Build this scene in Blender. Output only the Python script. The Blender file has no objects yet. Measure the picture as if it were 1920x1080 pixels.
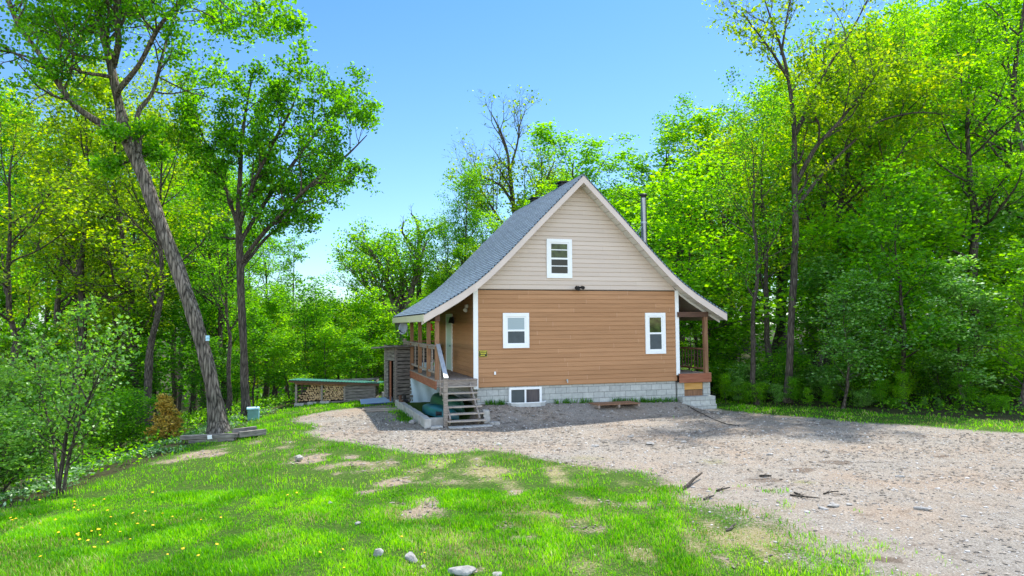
import bpy, math, random
import numpy as np
from mathutils import Matrix, Vector

# ------------------------------------------------------------------ camera, sky, sun, exposure
S = bpy.context.scene
COL = S.collection
F = 1300.0            # focal length in photo pixels (1920 wide)
CZ = 2.53             # camera height
PITCH = math.radians(3.05); ROLL = math.radians(0.45)
fw = np.array([0, math.cos(PITCH), math.sin(PITCH)])
r_ = np.array([1.0, 0, 0]); u_ = np.cross(r_, fw)
CR = r_ * math.cos(ROLL) - u_ * math.sin(ROLL)
CU = u_ * math.cos(ROLL) + r_ * math.sin(ROLL)
cd = bpy.data.cameras.new("camera"); cam = bpy.data.objects.new("camera", cd); COL.objects.link(cam)
cd.sensor_width = 36; cd.lens = F * 36 / 1920; cd.clip_end = 3000; cd.clip_start = 0.05
cam.matrix_world = Matrix(((CR[0], CU[0], -fw[0], 0), (CR[1], CU[1], -fw[1], 0), (CR[2], CU[2], -fw[2], CZ), (0, 0, 0, 1)))
S.camera = cam
SUN_EL = math.radians(61); SUN_H = (0.60, 0.80)      # horizontal direction towards the sun
W = bpy.data.worlds.new("World"); S.world = W; W.use_nodes = True
nt = W.node_tree; bg = nt.nodes['Background']
sky = nt.nodes.new('ShaderNodeTexSky'); sky.sky_type = 'NISHITA'; sky.sun_disc = False
sky.sun_elevation = SUN_EL; sky.sun_rotation = math.atan2(SUN_H[0], SUN_H[1])
sky.air_density = 1.0; sky.dust_density = 0.6; sky.ozone_density = 2.0; sky.altitude = 200
# added sky tint: darker blue ahead, boosted behind the viewer to lift shaded walls
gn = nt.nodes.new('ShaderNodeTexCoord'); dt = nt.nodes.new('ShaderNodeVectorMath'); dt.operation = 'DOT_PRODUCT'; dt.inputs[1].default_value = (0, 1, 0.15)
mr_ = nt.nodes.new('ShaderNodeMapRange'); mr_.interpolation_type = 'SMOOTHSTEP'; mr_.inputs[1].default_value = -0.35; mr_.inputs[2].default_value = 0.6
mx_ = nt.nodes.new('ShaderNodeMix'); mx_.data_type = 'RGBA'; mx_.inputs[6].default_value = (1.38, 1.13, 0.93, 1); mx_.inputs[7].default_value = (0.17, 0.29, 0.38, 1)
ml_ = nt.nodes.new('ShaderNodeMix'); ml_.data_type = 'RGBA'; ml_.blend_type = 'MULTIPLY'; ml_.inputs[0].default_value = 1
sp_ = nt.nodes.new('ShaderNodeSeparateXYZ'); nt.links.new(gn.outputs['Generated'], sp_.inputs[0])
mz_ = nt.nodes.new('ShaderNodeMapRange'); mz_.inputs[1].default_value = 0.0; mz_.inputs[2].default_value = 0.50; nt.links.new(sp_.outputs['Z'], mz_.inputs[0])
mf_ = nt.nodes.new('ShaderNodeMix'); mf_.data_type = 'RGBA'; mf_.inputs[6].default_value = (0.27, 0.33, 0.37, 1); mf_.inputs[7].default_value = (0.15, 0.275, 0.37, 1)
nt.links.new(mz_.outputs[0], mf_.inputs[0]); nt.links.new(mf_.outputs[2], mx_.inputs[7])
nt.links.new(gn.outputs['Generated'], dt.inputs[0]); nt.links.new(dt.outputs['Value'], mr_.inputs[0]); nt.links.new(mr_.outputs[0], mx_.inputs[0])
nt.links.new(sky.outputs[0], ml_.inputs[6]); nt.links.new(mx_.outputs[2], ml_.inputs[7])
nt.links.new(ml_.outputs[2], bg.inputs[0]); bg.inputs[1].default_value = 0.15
sl = bpy.data.lights.new("sun", 'SUN'); sun = bpy.data.objects.new("sun", sl); COL.objects.link(sun)
sl.energy = 2.0; sl.angle = math.radians(1.2); sl.color = (1.0, 0.95, 0.86)
sd = Vector((SUN_H[0] * math.cos(SUN_EL), SUN_H[1] * math.cos(SUN_EL), math.sin(SUN_EL)))
sun.rotation_euler = sd.to_track_quat('Z', 'Y').to_euler(); sun.location = (20, 30, 60)
S.view_settings.view_transform = 'Standard'; S.view_settings.look = 'None'
S.view_settings.exposure = 2.04; S.view_settings.gamma = 1
S.render.engine = 'CYCLES'
S.cycles.max_bounces = 12; S.cycles.diffuse_bounces = 8; S.cycles.glossy_bounces = 3; S.cycles.transmission_bounces = 4
S.cycles.use_denoising = True; S.cycles.denoising_prefilter = 'NONE'
S.render.film_transparent = False

rng = np.random.default_rng(7)
HA = math.radians(16.5); HU = np.array([math.cos(HA), math.sin(HA)]); HV = np.array([-math.sin(HA), math.cos(HA)])
HO = np.array([-1.1934, 22.8])                        # the house's near left wall corner

# ------------------------------------------------------------------ helpers: noise, ground height
def sstep(a, b, x):
    t = np.clip((x - a) / (b - a), 0, 1); return t * t * (3 - 2 * t)
_lat = np.random.default_rng(3).random((256, 256))
def vnoise(x, y):
    x = np.asarray(x, float); y = np.asarray(y, float)
    xi = np.floor(x).astype(int); yi = np.floor(y).astype(int); fx = x - xi; fy = y - yi
    fx = fx * fx * (3 - 2 * fx); fy = fy * fy * (3 - 2 * fy)
    g = lambda i, j: _lat[(i) & 255, (j) & 255]
    return (g(xi, yi) * (1 - fx) + g(xi + 1, yi) * fx) * (1 - fy) + (g(xi, yi + 1) * (1 - fx) + g(xi + 1, yi + 1) * fx) * fy
def fnoise(x, y, o=3):
    s = 0; a = 1; t = 0
    for k in range(o):
        s = s + a * vnoise(x * 2 ** k + 17 * k, y * 2 ** k + 31 * k); t += a; a *= 0.5
    return s / t
def gh(X, Y):
    X = np.asarray(X, float); Y = np.asarray(Y, float)
    lx = (X - HO[0]) * HU[0] + (Y - HO[1]) * HU[1]; ly = (X - HO[0]) * HV[0] + (Y - HO[1]) * HV[1]
    z = np.full(np.broadcast(X, Y).shape, -0.5)
    t = np.clip(-X - 4.0, 0, None)
    z = z - 0.008 * np.minimum(t, 5.6) ** 2 - 0.17 * np.clip(t - 5.6, 0, 16) - 0.03 * np.clip(t - 21, 0, 40)
    # mound of grade against the house front
    top = -0.05 - 0.17 * np.clip(lx / 7.3, 0, 1)
    m = sstep(-1.9, 0.0, ly) * sstep(-0.45, 0.15, lx) * (1 - sstep(7.2, 8.2, lx)) * (1 - sstep(7.0, 9.0, ly))
    z = z + m * (top + 0.5)
    # behind the house the land dips, on the right it rises slightly
    z = z - 0.05 * np.clip(Y - 32, 0, 40) * (1 - sstep(0, 12, X)) + 0.03 * np.clip(X - 9, 0, 40)
    z = z + 0.06 * (fnoise(X * 0.35 + 5, Y * 0.35) - 0.5) * sstep(-20, -1.5, -np.abs(ly + 3) - 1.0 + 0 * X) + 0.10 * (fnoise(X * 0.22, Y * 0.22 + 9) - 0.5) * (1 - sstep(10, 17, Y))
    return z
def ghs(x, y): return float(gh(np.array([x]), np.array([y]))[0])
def surv(px, py):
    """ground point seen at a photo pixel (march along the sight line, then bisect)"""
    d = CR * (px - 960) / F + CU * (540 - py) / F + fw
    t = 4.0
    while t < 120:
        p = d * t
        if CZ + p[2] < ghs(p[0], p[1]): break
        t += 0.25
    lo, hi = t - 0.25, t
    for _ in range(12):
        mid = (lo + hi) / 2; p = d * mid
        if CZ + p[2] < ghs(p[0], p[1]): hi = mid
        else: lo = mid
    p = d * hi
    return np.array([p[0], p[1], ghs(p[0], p[1])])
def ray_at(px, py, Y):
    d = CR * (px - 960) / F + CU * (540 - py) / F + fw
    p = d * (Y / d[1]); return np.array([p[0], p[1], CZ + p[2]])
def loc(lx, ly): return HO + lx * HU + ly * HV

# ------------------------------------------------------------------ helpers: materials
def mat(name, col, rough=0.8, var=0.15, scale=6.0, stretch=(1, 1, 1), bump=0.0, metal=0.0, spec=0.3, detail=4.0, col2=None, coords='Object', bscale=None):
    m = bpy.data.materials.new(name); m.use_nodes = True; n = m.node_tree.nodes; l = m.node_tree.links
    b = n['Principled BSDF']; b.inputs['Roughness'].default_value = rough; b.inputs['Metallic'].default_value = metal
    b.inputs['Specular IOR Level'].default_value = spec
    tc = n.new('ShaderNodeTexCoord'); mp = n.new('ShaderNodeMapping'); mp.inputs['Scale'].default_value = stretch
    no = n.new('ShaderNodeTexNoise'); no.inputs['Scale'].default_value = scale; no.inputs['Detail'].default_value = detail
    l.new(tc.outputs[coords], mp.inputs[0]); l.new(mp.outputs[0], no.inputs['Vector'])
    rp = n.new('ShaderNodeValToRGB'); e = rp.color_ramp.elements
    e[0].position = 0.3; e[1].position = 0.7
    c2 = col2 if col2 else tuple(min(1, c * (1 + var)) for c in col); c1 = col if col2 else tuple(c * (1 - var) for c in col)
    e[0].color = (*c1, 1); e[1].color = (*c2, 1)
    l.new(no.outputs[0], rp.inputs[0]); l.new(rp.outputs[0], b.inputs['Base Color'])
    if bump:
        bp = n.new('ShaderNodeBump'); bp.inputs['Strength'].default_value = bump; bp.inputs['Distance'].default_value = 0.02
        if bscale:
            n2 = n.new('ShaderNodeTexNoise'); n2.inputs['Scale'].default_value = bscale; n2.inputs['Detail'].default_value = 6
            l.new(mp.outputs[0], n2.inputs['Vector']); l.new(n2.outputs[0], bp.inputs['Height'])
        else: l.new(no.outputs[0], bp.inputs['Height'])
        l.new(bp.outputs[0], b.inputs['Normal'])
    return m
def brickmat(name, c1, c2, mortar, bw, rh, ms, rough=0.85, bump=0.3, offset=0.5, noise=0.12, nscale=(4, 4, 4), uv='UV', grain=None, squash=0.6):
    m = bpy.data.materials.new(name); m.use_nodes = True; n = m.node_tree.nodes; l = m.node_tree.links
    b = n['Principled BSDF']; b.inputs['Roughness'].default_value = rough; b.inputs['Specular IOR Level'].default_value = 0.25
    tc = n.new('ShaderNodeTexCoord'); br = n.new('ShaderNodeTexBrick')
    br.offset = offset; br.inputs['Scale'].default_value = 1; br.inputs['Brick Width'].default_value = bw; br.inputs['Row Height'].default_value = rh
    br.inputs['Mortar Size'].default_value = ms; br.inputs['Mortar Smooth'].default_value = 0.1; br.inputs['Bias'].default_value = 0
    br.inputs['Color1'].default_value = (*c1, 1); br.inputs['Color2'].default_value = (*c2, 1); br.inputs['Mortar'].default_value = (*mortar, 1)
    l.new(tc.outputs[uv], br.inputs['Vector'])
    mp = n.new('ShaderNodeMapping'); mp.inputs['Scale'].default_value = nscale; l.new(tc.outputs[uv], mp.inputs[0])
    no = n.new('ShaderNodeTexNoise'); no.inputs['Scale'].default_value = 1; no.inputs['Detail'].default_value = 6; no.inputs['Roughness'].default_value = squash
    l.new(mp.outputs[0], no.inputs['Vector'])
    mr = n.new('ShaderNodeMapRange'); mr.inputs[1].default_value = 0.3; mr.inputs[2].default_value = 0.7; mr.inputs[3].default_value = 1 - noise; mr.inputs[4].default_value = 1 + noise
    l.new(no.outputs[0], mr.inputs[0])
    mx = n.new('ShaderNodeMix'); mx.data_type = 'RGBA'; mx.blend_type = 'MULTIPLY'; mx.inputs[0].default_value = 1
    l.new(br.outputs[0], mx.inputs[6]); l.new(mr.outputs[0], mx.inputs[7]); l.new(mx.outputs[2], b.inputs['Base Color'])
    bp = n.new('ShaderNodeBump'); bp.inputs['Strength'].default_value = bump; bp.inputs['Distance'].default_value = 0.01; bp.invert = True
    l.new(br.outputs['Fac'], bp.inputs['Height']); l.new(bp.outputs[0], b.inputs['Normal'])
    return m
def leafmat(name, cols, trans=0.60, gloss=0.02, orand=0.25):
    """leaf colours from a per-leaf random tint; each tree is shifted a little as a whole"""
    m = bpy.data.materials.new(name); m.use_nodes = True; n = m.node_tree.nodes; l = m.node_tree.links
    n.remove(n['Principled BSDF']); out = n['Material Output']
    at = n.new('ShaderNodeAttribute'); at.attribute_name = 'tint'
    oi = n.new('ShaderNodeObjectInfo')
    ad = n.new('ShaderNodeMath'); ad.operation = 'MULTIPLY_ADD'; ad.inputs[1].default_value = orand; ad.inputs[2].default_value = -orand / 2
    l.new(oi.outputs['Random'], ad.inputs[0])
    su = n.new('ShaderNodeMath'); su.operation = 'ADD'; su.use_clamp = True; l.new(at.outputs['Fac'], su.inputs[0]); l.new(ad.outputs[0], su.inputs[1])
    rp = n.new('ShaderNodeValToRGB'); el = rp.color_ramp.elements
    while len(el) < len(cols): el.new(0.5)
    for i, c in enumerate(cols): el[i].position = i / (len(cols) - 1); el[i].color = (*c, 1)
    l.new(su.outputs[0], rp.inputs[0])
    df = n.new('ShaderNodeBsdfDiffuse'); tr = n.new('ShaderNodeBsdfTranslucent'); gl = n.new('ShaderNodeBsdfGlossy'); gl.inputs['Roughness'].default_value = 0.45
    gl.inputs[0].default_value = (0.8, 0.9, 0.8, 1)
    hs = n.new('ShaderNodeHueSaturation'); hs.inputs['Saturation'].default_value = 1.1; hs.inputs['Value'].default_value = 2.1; hs.inputs['Hue'].default_value = 0.485
    l.new(rp.outputs[0], hs.inputs['Color']); l.new(rp.outputs[0], df.inputs[0]); l.new(hs.outputs[0], tr.inputs[0])
    m1 = n.new('ShaderNodeMixShader'); m1.inputs[0].default_value = trans; l.new(df.outputs[0], m1.inputs[1]); l.new(tr.outputs[0], m1.inputs[2])
    m2 = n.new('ShaderNodeMixShader'); m2.inputs[0].default_value = gloss; l.new(m1.outputs[0], m2.inputs[1]); l.new(gl.outputs[0], m2.inputs[2])
    l.new(m2.outputs[0], out.inputs[0])
    return m
M = {}
def barkmat(name, c0, c1, vs=1.0):
    m = bpy.data.materials.new(name); m.use_nodes = True; n = m.node_tree.nodes; l = m.node_tree.links; b = n['Principled BSDF']
    b.inputs['Roughness'].default_value = .95; b.inputs['Specular IOR Level'].default_value = .15
    tc = n.new('ShaderNodeTexCoord'); mp = n.new('ShaderNodeMapping'); mp.inputs['Scale'].default_value = (22 * vs, 22 * vs, 3.2 * vs); l.new(tc.outputs['Object'], mp.inputs[0])
    wn = n.new('ShaderNodeTexNoise'); wn.inputs['Scale'].default_value = 1.0; wn.inputs['Detail'].default_value = 8; wn.inputs['Roughness'].default_value = .7; l.new(mp.outputs[0], wn.inputs['Vector'])
    vo = n.new('ShaderNodeTexVoronoi'); vo.feature = 'DISTANCE_TO_EDGE'; vo.inputs['Scale'].default_value = .8; l.new(mp.outputs[0], vo.inputs['Vector'])
    mu = n.new('ShaderNodeMath'); mu.operation = 'MULTIPLY_ADD'; l.new(vo.outputs['Distance'], mu.inputs[0]); mu.inputs[1].default_value = 1.1; l.new(wn.outputs[0], mu.inputs[2])
    rp = n.new('ShaderNodeValToRGB'); e = rp.color_ramp.elements; e[0].position = .42; e[0].color = (*c0, 1); e[1].position = .88; e[1].color = (*c1, 1); l.new(mu.outputs[0], rp.inputs[0])
    bn = n.new('ShaderNodeTexNoise'); bn.inputs['Scale'].default_value = 1.3; bn.inputs['Detail'].default_value = 3; l.new(tc.outputs['Object'], bn.inputs['Vector'])
    r2 = n.new('ShaderNodeValToRGB'); e = r2.color_ramp.elements; e[0].position = .35; e[0].color = (.72, .74, .66, 1); e[1].position = .65; e[1].color = (1.1, 1.06, 1.02, 1); l.new(bn.outputs[0], r2.inputs[0])
    mx = n.new('ShaderNodeMix'); mx.data_type = 'RGBA'; mx.blend_type = 'MULTIPLY'; mx.inputs[0].default_value = 1; l.new(rp.outputs[0], mx.inputs[6]); l.new(r2.outputs[0], mx.inputs[7]); l.new(mx.outputs[2], b.inputs['Base Color'])
    bp = n.new('ShaderNodeBump'); bp.inputs['Strength'].default_value = 1; bp.inputs['Distance'].default_value = .05; l.new(mu.outputs[0], bp.inputs['Height']); l.new(bp.outputs[0], b.inputs['Normal'])
    return m
M['bark'] = barkmat('bark', (0.022, 0.018, 0.015), (0.25, 0.215, 0.185), .8)
M['bark_rough'] = barkmat('bark_rough', (0.02, 0.017, 0.015), (0.29, 0.255, 0.225), .7)
M['bark_dark'] = barkmat('bark_dark', (0.028, 0.023, 0.02), (0.155, 0.135, 0.12))
M['bark_pale'] = barkmat('bark_pale', (0.05, 0.043, 0.037), (0.26, 0.235, 0.21))
M['leaf_fresh'] = leafmat('leaf_fresh', [(0.025, 0.115, 0.003), (0.075, 0.265, 0.005), (0.185, 0.43, 0.012)])
M['leaf_lime'] = leafmat('leaf_lime', [(0.045, 0.17, 0.003), (0.125, 0.345, 0.005), (0.27, 0.50, 0.014)])
M['leaf_dark'] = leafmat('leaf_dark', [(0.016, 0.085, 0.004), (0.048, 0.195, 0.007), (0.13, 0.33, 0.016)])
M['leaf_olive'] = leafmat('leaf_olive', [(0.045, 0.13, 0.004), (0.135, 0.27, 0.007), (0.30, 0.39, 0.016)])
M['leaf_sheen'] = leafmat('leaf_sheen', [(0.028, 0.12, 0.005), (0.085, 0.27, 0.016), (0.27, 0.48, 0.12)], 0.5, 0.07)  # palest tint paints whitish highlights into the leaves, beside the real gloss
M['leaf_gold'] = leafmat('leaf_gold', [(0.14, 0.15, 0.015), (0.27, 0.23, 0.02), (0.40, 0.28, 0.03)])
M['leaf_pale'] = leafmat('leaf_pale', [(0.045, 0.15, 0.010), (0.10, 0.27, 0.022), (0.21, 0.40, 0.07)], 0.45, 0.04)
M['leaf_cedar'] = leafmat('leaf_cedar', [(0.13, 0.15, 0.02), (0.40, 0.30, 0.05), (0.66, 0.44, 0.09)], 0.35, orand=0)
M['leaf_cover'] = leafmat('leaf_cover', [(0.03, 0.12, 0.012), (0.08, 0.22, 0.04), (0.22, 0.36, 0.20)], 0.35, 0.08, 0)
M['grass'] = leafmat('grass', [(0.04, 0.18, 0.003), (0.115, 0.38, 0.004), (0.24, 0.50, 0.010)], 0.45, 0.012, 0)
M['straw'] = leafmat('straw', [(0.17, 0.20, 0.04), (0.33, 0.32, 0.10), (0.50, 0.45, 0.22)], 0.3, 0.02, 0)
M['dandelion'] = mat('dandelion', (0.85, 0.55, 0.02), 0.7, 0.1)
M['white_trim'] = mat('white_trim', (0.80, 0.82, 0.82), 0.5, 0.03, 3)
M['beige_trim'] = mat('beige_trim', (0.62, 0.52, 0.46), 0.65, 0.05, 3)
M['soffit'] = mat('soffit', (0.62, 0.60, 0.56), 0.7, 0.05, 3)
M['porch_ceiling'] = mat('porch_ceiling', (0.32, 0.28, 0.24), 0.8, 0.12, 3, (8, 0.5, 1))
M['siding_brown'] = brickmat('siding_brown', (0.425, 0.226, 0.112), (0.365, 0.190, 0.091), (0.53, 0.32, 0.20), 3.66, 0.1524, 0.006, 0.7, 0.1, 0.37, 0.13, (0.9, 26, 1))
M['siding_beige'] = brickmat('siding_beige', (0.60, 0.50, 0.42), (0.555, 0.46, 0.385), (0.50, 0.42, 0.36), 3.66, 0.1524, 0.006, 0.7, 0.1, 0.37, 0.05, (0.9, 26, 1))
M['block'] = brickmat('block', (0.44, 0.45, 0.43), (0.36, 0.375, 0.36), (0.20, 0.21, 0.20), 0.4, 0.2, 0.008, 0.95, 0.6, 0.5, 0.16, (9, 9, 9))
M['shingle'] = brickmat('shingle', (0.118, 0.172, 0.232), (0.15, 0.212, 0.278), (0.016, 0.024, 0.036), 0.95, 0.14, 0.022, 0.95, 0.9, 0.42, 0.20, (7, 7, 7))
M['wood_grey'] = mat('wood_grey', (0.17, 0.14, 0.118), 0.9, scale=3, stretch=(2, 2, 12), bump=0.3, col2=(0.34, 0.29, 0.25))
M['wood_deck'] = mat('wood_deck', (0.19, 0.145, 0.115), 0.85, scale=3, stretch=(10, 1, 10), bump=0.3, col2=(0.36, 0.30, 0.26))
M['wood_tread'] = mat('wood_tread', (0.27, 0.22, 0.18), 0.9, scale=3, stretch=(1, 12, 10), bump=0.3, col2=(0.46, 0.40, 0.34))
M['wood_brown'] = mat('wood_brown', (0.17, 0.085, 0.045), 0.75, scale=2.5, stretch=(8, 8, 1), bump=0.2, col2=(0.30, 0.165, 0.09))
M['wood_red'] = mat('wood_red', (0.22, 0.075, 0.04), 0.75, scale=2.5, stretch=(1, 1, 8), bump=0.2, col2=(0.34, 0.14, 0.08))
M['wood_dark'] = mat('wood_dark', (0.075, 0.042, 0.03), 0.8, scale=2.5, stretch=(1, 1, 8), bump=0.2, col2=(0.13, 0.07, 0.045))
M['wood_orange'] = mat('wood_orange', (0.50, 0.26, 0.07), 0.75, scale=2.5, stretch=(1, 1, 10), bump=0.2, col2=(0.66, 0.38, 0.13))
M['wood_weathered'] = mat('wood_weathered', (0.075, 0.07, 0.066), 0.95, scale=2.5, stretch=(1.5, 1.5, 9), bump=0.5, col2=(0.27, 0.245, 0.22))
M['glass'] = mat('glass', (0.012, 0.016, 0.017), 0.05, 0.5, 1.2, spec=0.25)
M['glass_painted_reflection'] = mat('glass_painted_reflection', (0.012, 0.02, 0.008), 0.05, scale=5, spec=0.25, col2=(0.075, 0.11, 0.03), detail=8)  # mottled green painted into the pane in place of reflected trees
M['blind'] = mat('blind', (0.28, 0.36, 0.39), 0.35, 0.05, 4, (0.2, 0.2, 14), spec=0.6)
M['screen'] = mat('screen', (0.065, 0.082, 0.088), 0.6, 0.15, 4)
M['door_paint'] = mat('door_paint', (0.50, 0.66, 0.58), 0.5, 0.04, 2)
M['black'] = mat('black_metal', (0.018, 0.018, 0.02), 0.5, 0.2, 4)
M['dark_gap'] = mat('dark_gap', (0.03, 0.027, 0.025), 0.95, 0.2, 4)
M['steel'] = mat('steel', (0.24, 0.245, 0.26), 0.32, 0.18, 6, (3, 3, 0.3), metal=0.9)
M['galv'] = mat('galvanised', (0.42, 0.45, 0.48), 0.45, 0.12, 5, metal=0.6)
M['green_metal'] = mat('green_metal', (0.018, 0.13, 0.105), 0.5, 0.2, 4)
M['canoe'] = mat('canoe_green', (0.012, 0.062, 0.035), 0.4, 0.2, 2, spec=0.5)
M['kayak'] = mat('kayak_teal', (0.010, 0.105, 0.125), 0.33, 0.25, 2.5, spec=0.6)
M['tarp_green'] = mat('tarp_green', (0.015, 0.19, 0.11), 0.6, 0.2, 3)
M['tarp_white'] = mat('tarp_white', (0.55, 0.70, 0.80), 0.55, 0.08, 1.5)
M['sled_blue'] = mat('sled_blue', (0.26, 0.36, 0.50), 0.4, 0.1, 3)
M['sled_navy'] = mat('sled_navy', (0.025, 0.035, 0.11), 0.4, 0.2, 3)
M['bin_teal'] = mat('bin_teal', (0.12, 0.27, 0.24), 0.6, 0.2, 3)
M['bin_lid'] = mat('bin_lid', (0.40, 0.66, 0.80), 0.5, 0.1, 4)
M['concrete'] = mat('concrete', (0.32, 0.31, 0.285), 0.95, scale=6, bump=0.4, col2=(0.47, 0.455, 0.43), bscale=30)
M['rock'] = mat('rock', (0.17, 0.165, 0.155), 0.95, scale=9, bump=1.0, col2=(0.42, 0.405, 0.385), bscale=22, detail=8)
M['log_end'] = mat('log_end', (0.40, 0.26, 0.13), 0.9, scale=9, col2=(0.66, 0.47, 0.27))
M['log_bark'] = mat('log_bark', (0.11, 0.075, 0.05), 0.95, scale=6, col2=(0.24, 0.17, 0.12))
M['sign_yellow'] = mat('sign_yellow', (0.62, 0.55, 0.05), 0.6, 0.1, 5)
M['red'] = mat('red_plastic', (0.45, 0.07, 0.03), 0.5, 0.15, 5)
M['dish'] = mat('dish_grey', (0.30, 0.34, 0.40), 0.5, 0.1, 3)

# ------------------------------------------------------------------ helpers: meshes and objects
def np_mesh(name, V, Q, mats, mi=None, smooth=False, tint=None, uv=None):
    """mesh from arrays; Q is a list of face index arrays (all faces of an array have the same size)"""
    me = bpy.data.meshes.new(name)
    V = np.asarray(V, np.float32); Qs = [np.asarray(q, np.int32) for q in (Q if isinstance(Q, list) else [Q]) if len(q)]
    nf = sum(len(q) for q in Qs); idx = np.concatenate([q.ravel() for q in Qs])
    tot = np.concatenate([np.full(len(q), q.shape[1], np.int32) for q in Qs])
    st = np.concatenate([[0], np.cumsum(tot)[:-1]]).astype(np.int32)
    me.vertices.add(len(V)); me.vertices.foreach_set('co', V.ravel())
    me.loops.add(len(idx)); me.loops.foreach_set('vertex_index', idx)
    me.polygons.add(nf); me.polygons.foreach_set('loop_start', st); me.polygons.foreach_set('loop_total', tot)
    if mi is not None: me.polygons.foreach_set('material_index', np.asarray(mi, np.int32))
    me.polygons.foreach_set('use_smooth', np.full(nf, smooth))
    for m in (mats if isinstance(mats, (list, tuple)) else [mats]): me.materials.append(m)
    if tint is not None:
        a = me.attributes.new('tint', 'FLOAT', 'FACE'); a.data.foreach_set('value', np.asarray(tint, np.float32))
    if uv is not None:
        u = me.uv_layers.new(name='UVMap'); u.data.foreach_set('uv', np.asarray(uv, np.float32)[idx].ravel())
    me.update(calc_edges=True); me.validate()
    return me
def link(name, me, parent=None):
    o = bpy.data.objects.new(name, me); COL.objects.link(o)
    if parent is not None: o.parent = parent
    return o
def tag(o, label=None, cat=None, group=None, kind=None):
    if label: o['label'] = label
    if cat: o['category'] = cat
    if group: o['group'] = group
    if kind: o['kind'] = kind
    return o
def empty(name, p=(0, 0, 0), rz=0, parent=None):
    o = bpy.data.objects.new(name, None); COL.objects.link(o); o.location = [float(c) for c in p]; o.rotation_euler = (0, 0, rz)
    o.empty_display_size = 0.2
    if parent is not None: o.parent = parent
    return o
class MB:
    """collects boxes, prisms and tubes, then links them as one mesh"""
    def __init__(s): s.V = []; s.Fs = []; s.mi = []; s.uv = []
    def add(s, verts, faces, mi=0, uv=None):
        b = len(s.V); s.V += [tuple(map(float, v)) for v in verts]; s.Fs += [[b + i for i in f] for f in faces]; s.mi += [mi] * len(faces)
        s.uv += uv if uv else [(v[0] + v[1], v[2]) for v in verts]
        return s
    def box(s, x0, x1, y0, y1, z0, z1, mi=0):
        v = [(x0, y0, z0), (x1, y0, z0), (x1, y1, z0), (x0, y1, z0), (x0, y0, z1), (x1, y0, z1), (x1, y1, z1), (x0, y1, z1)]
        return s.add(v, [(0, 3, 2, 1), (4, 5, 6, 7), (0, 1, 5, 4), (1, 2, 6, 5), (2, 3, 7, 6), (3, 0, 4, 7)], mi)
    def bar(s, a, b, w, h, mi=0, up=(0, 0, 1)):
        a = Vector(a); b = Vector(b); d = (b - a).normalized(); u = Vector(up)
        if abs(d.dot(u)) > 0.99: u = Vector((1, 0, 0))
        sd_ = d.cross(u).normalized() * (w / 2); u2 = sd_.cross(d).normalized() * (h / 2)
        v = [p + sx * sd_ + sy * u2 for p in (a, b) for sx, sy in ((-1, -1), (1, -1), (1, 1), (-1, 1))]
        return s.add(v, [(0, 1, 2, 3), (7, 6, 5, 4), (0, 4, 5, 1), (1, 5, 6, 2), (2, 6, 7, 3), (3, 7, 4, 0)], mi)
    def tube(s, pts, r, n=8, mi=0, caps=True):
        pts = [Vector(p) for p in pts]; rs = r if isinstance(r, (list, tuple)) else [r] * len(pts); V = []; Fc = []
        for i, p in enumerate(pts):
            d = (pts[min(i + 1, len(pts) - 1)] - pts[max(i - 1, 0)]).normalized()
            u = Vector((0, 0, 1)) if abs(d.z) < 0.9 else Vector((1, 0, 0))
            a = d.cross(u).normalized(); b = d.cross(a)
            V += [p + rs[i] * (math.cos(2 * math.pi * k / n) * a + math.sin(2 * math.pi * k / n) * b) for k in range(n)]
        for i in range(len(pts) - 1):
            for k in range(n): Fc.append((i * n + k, i * n + (k + 1) % n, (i + 1) * n + (k + 1) % n, (i + 1) * n + k))
        if caps: Fc += [tuple(range(n))[::-1], tuple((len(pts) - 1) * n + k for k in range(n))]
        return s.add(V, Fc, mi)
    def build(s, name, mats, parent=None, smooth=False, bevel=0):
        me = bpy.data.meshes.new(name); me.from_pydata(s.V, [], s.Fs)
        for m in (mats if isinstance(mats, (list, tuple)) else [mats]): me.materials.append(m)
        me.polygons.foreach_set('material_index', s.mi)
        me.polygons.foreach_set('use_smooth', [smooth] * len(s.Fs))
        u = me.uv_layers.new(name='UVMap'); li = np.zeros(len(me.loops), np.int32); me.loops.foreach_get('vertex_index', li)
        u.data.foreach_set('uv', np.asarray(s.uv, np.float32)[li].ravel())
        me.update(); o = link(name, me, parent)
        if bevel:
            b = o.modifiers.new('bevel', 'BEVEL'); b.width = bevel; b.segments = 2; b.limit_method = 'ANGLE'
        if smooth:
            e = o.modifiers.new('split', 'EDGE_SPLIT'); e.split_angle = math.radians(40)
        return o
def copy_tree(o, parent=None):
    c = o.copy(); COL.objects.link(c); c.parent = parent
    for ch in list(o.children): copy_tree(ch, c)
    return c
def boxpart(name, m, parent, *b, bevel=0.0): return MB().box(*b).build(name, m, parent, bevel=bevel)

# ------------------------------------------------------------------ ground: zones, sheet, material
def poly_mask(X, Y, P):
    ins = np.zeros(X.shape, bool); n = len(P)
    for i in range(n):
        x1, y1 = P[i]; x2, y2 = P[(i + 1) % n]
        if y1 == y2: continue
        c = ((y1 > Y) != (y2 > Y)) & (X < (x2 - x1) * (Y - y1) / (y2 - y1) + x1)
        ins ^= c
    return ins
gravel_px = [(540, 789), (570, 778), (640, 768), (690, 762), (735, 757), (742, 790), (835, 797), (880, 780), (905, 756)]
gravel_edge = [(1330, 769), (1400, 773), (1500, 783), (1600, 790), (1700, 799), (1800, 806), (1925, 815)]
gravel_low = [(1700, 1085), (1530, 1075), (1490, 1040), (1440, 1000), (1370, 960), (1300, 925), (1240, 893), (1130, 880), (1060, 868), (990, 852), (930, 842), (840, 848), (740, 843), (660, 830), (600, 822), (560, 812), (610, 800)]
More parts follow.
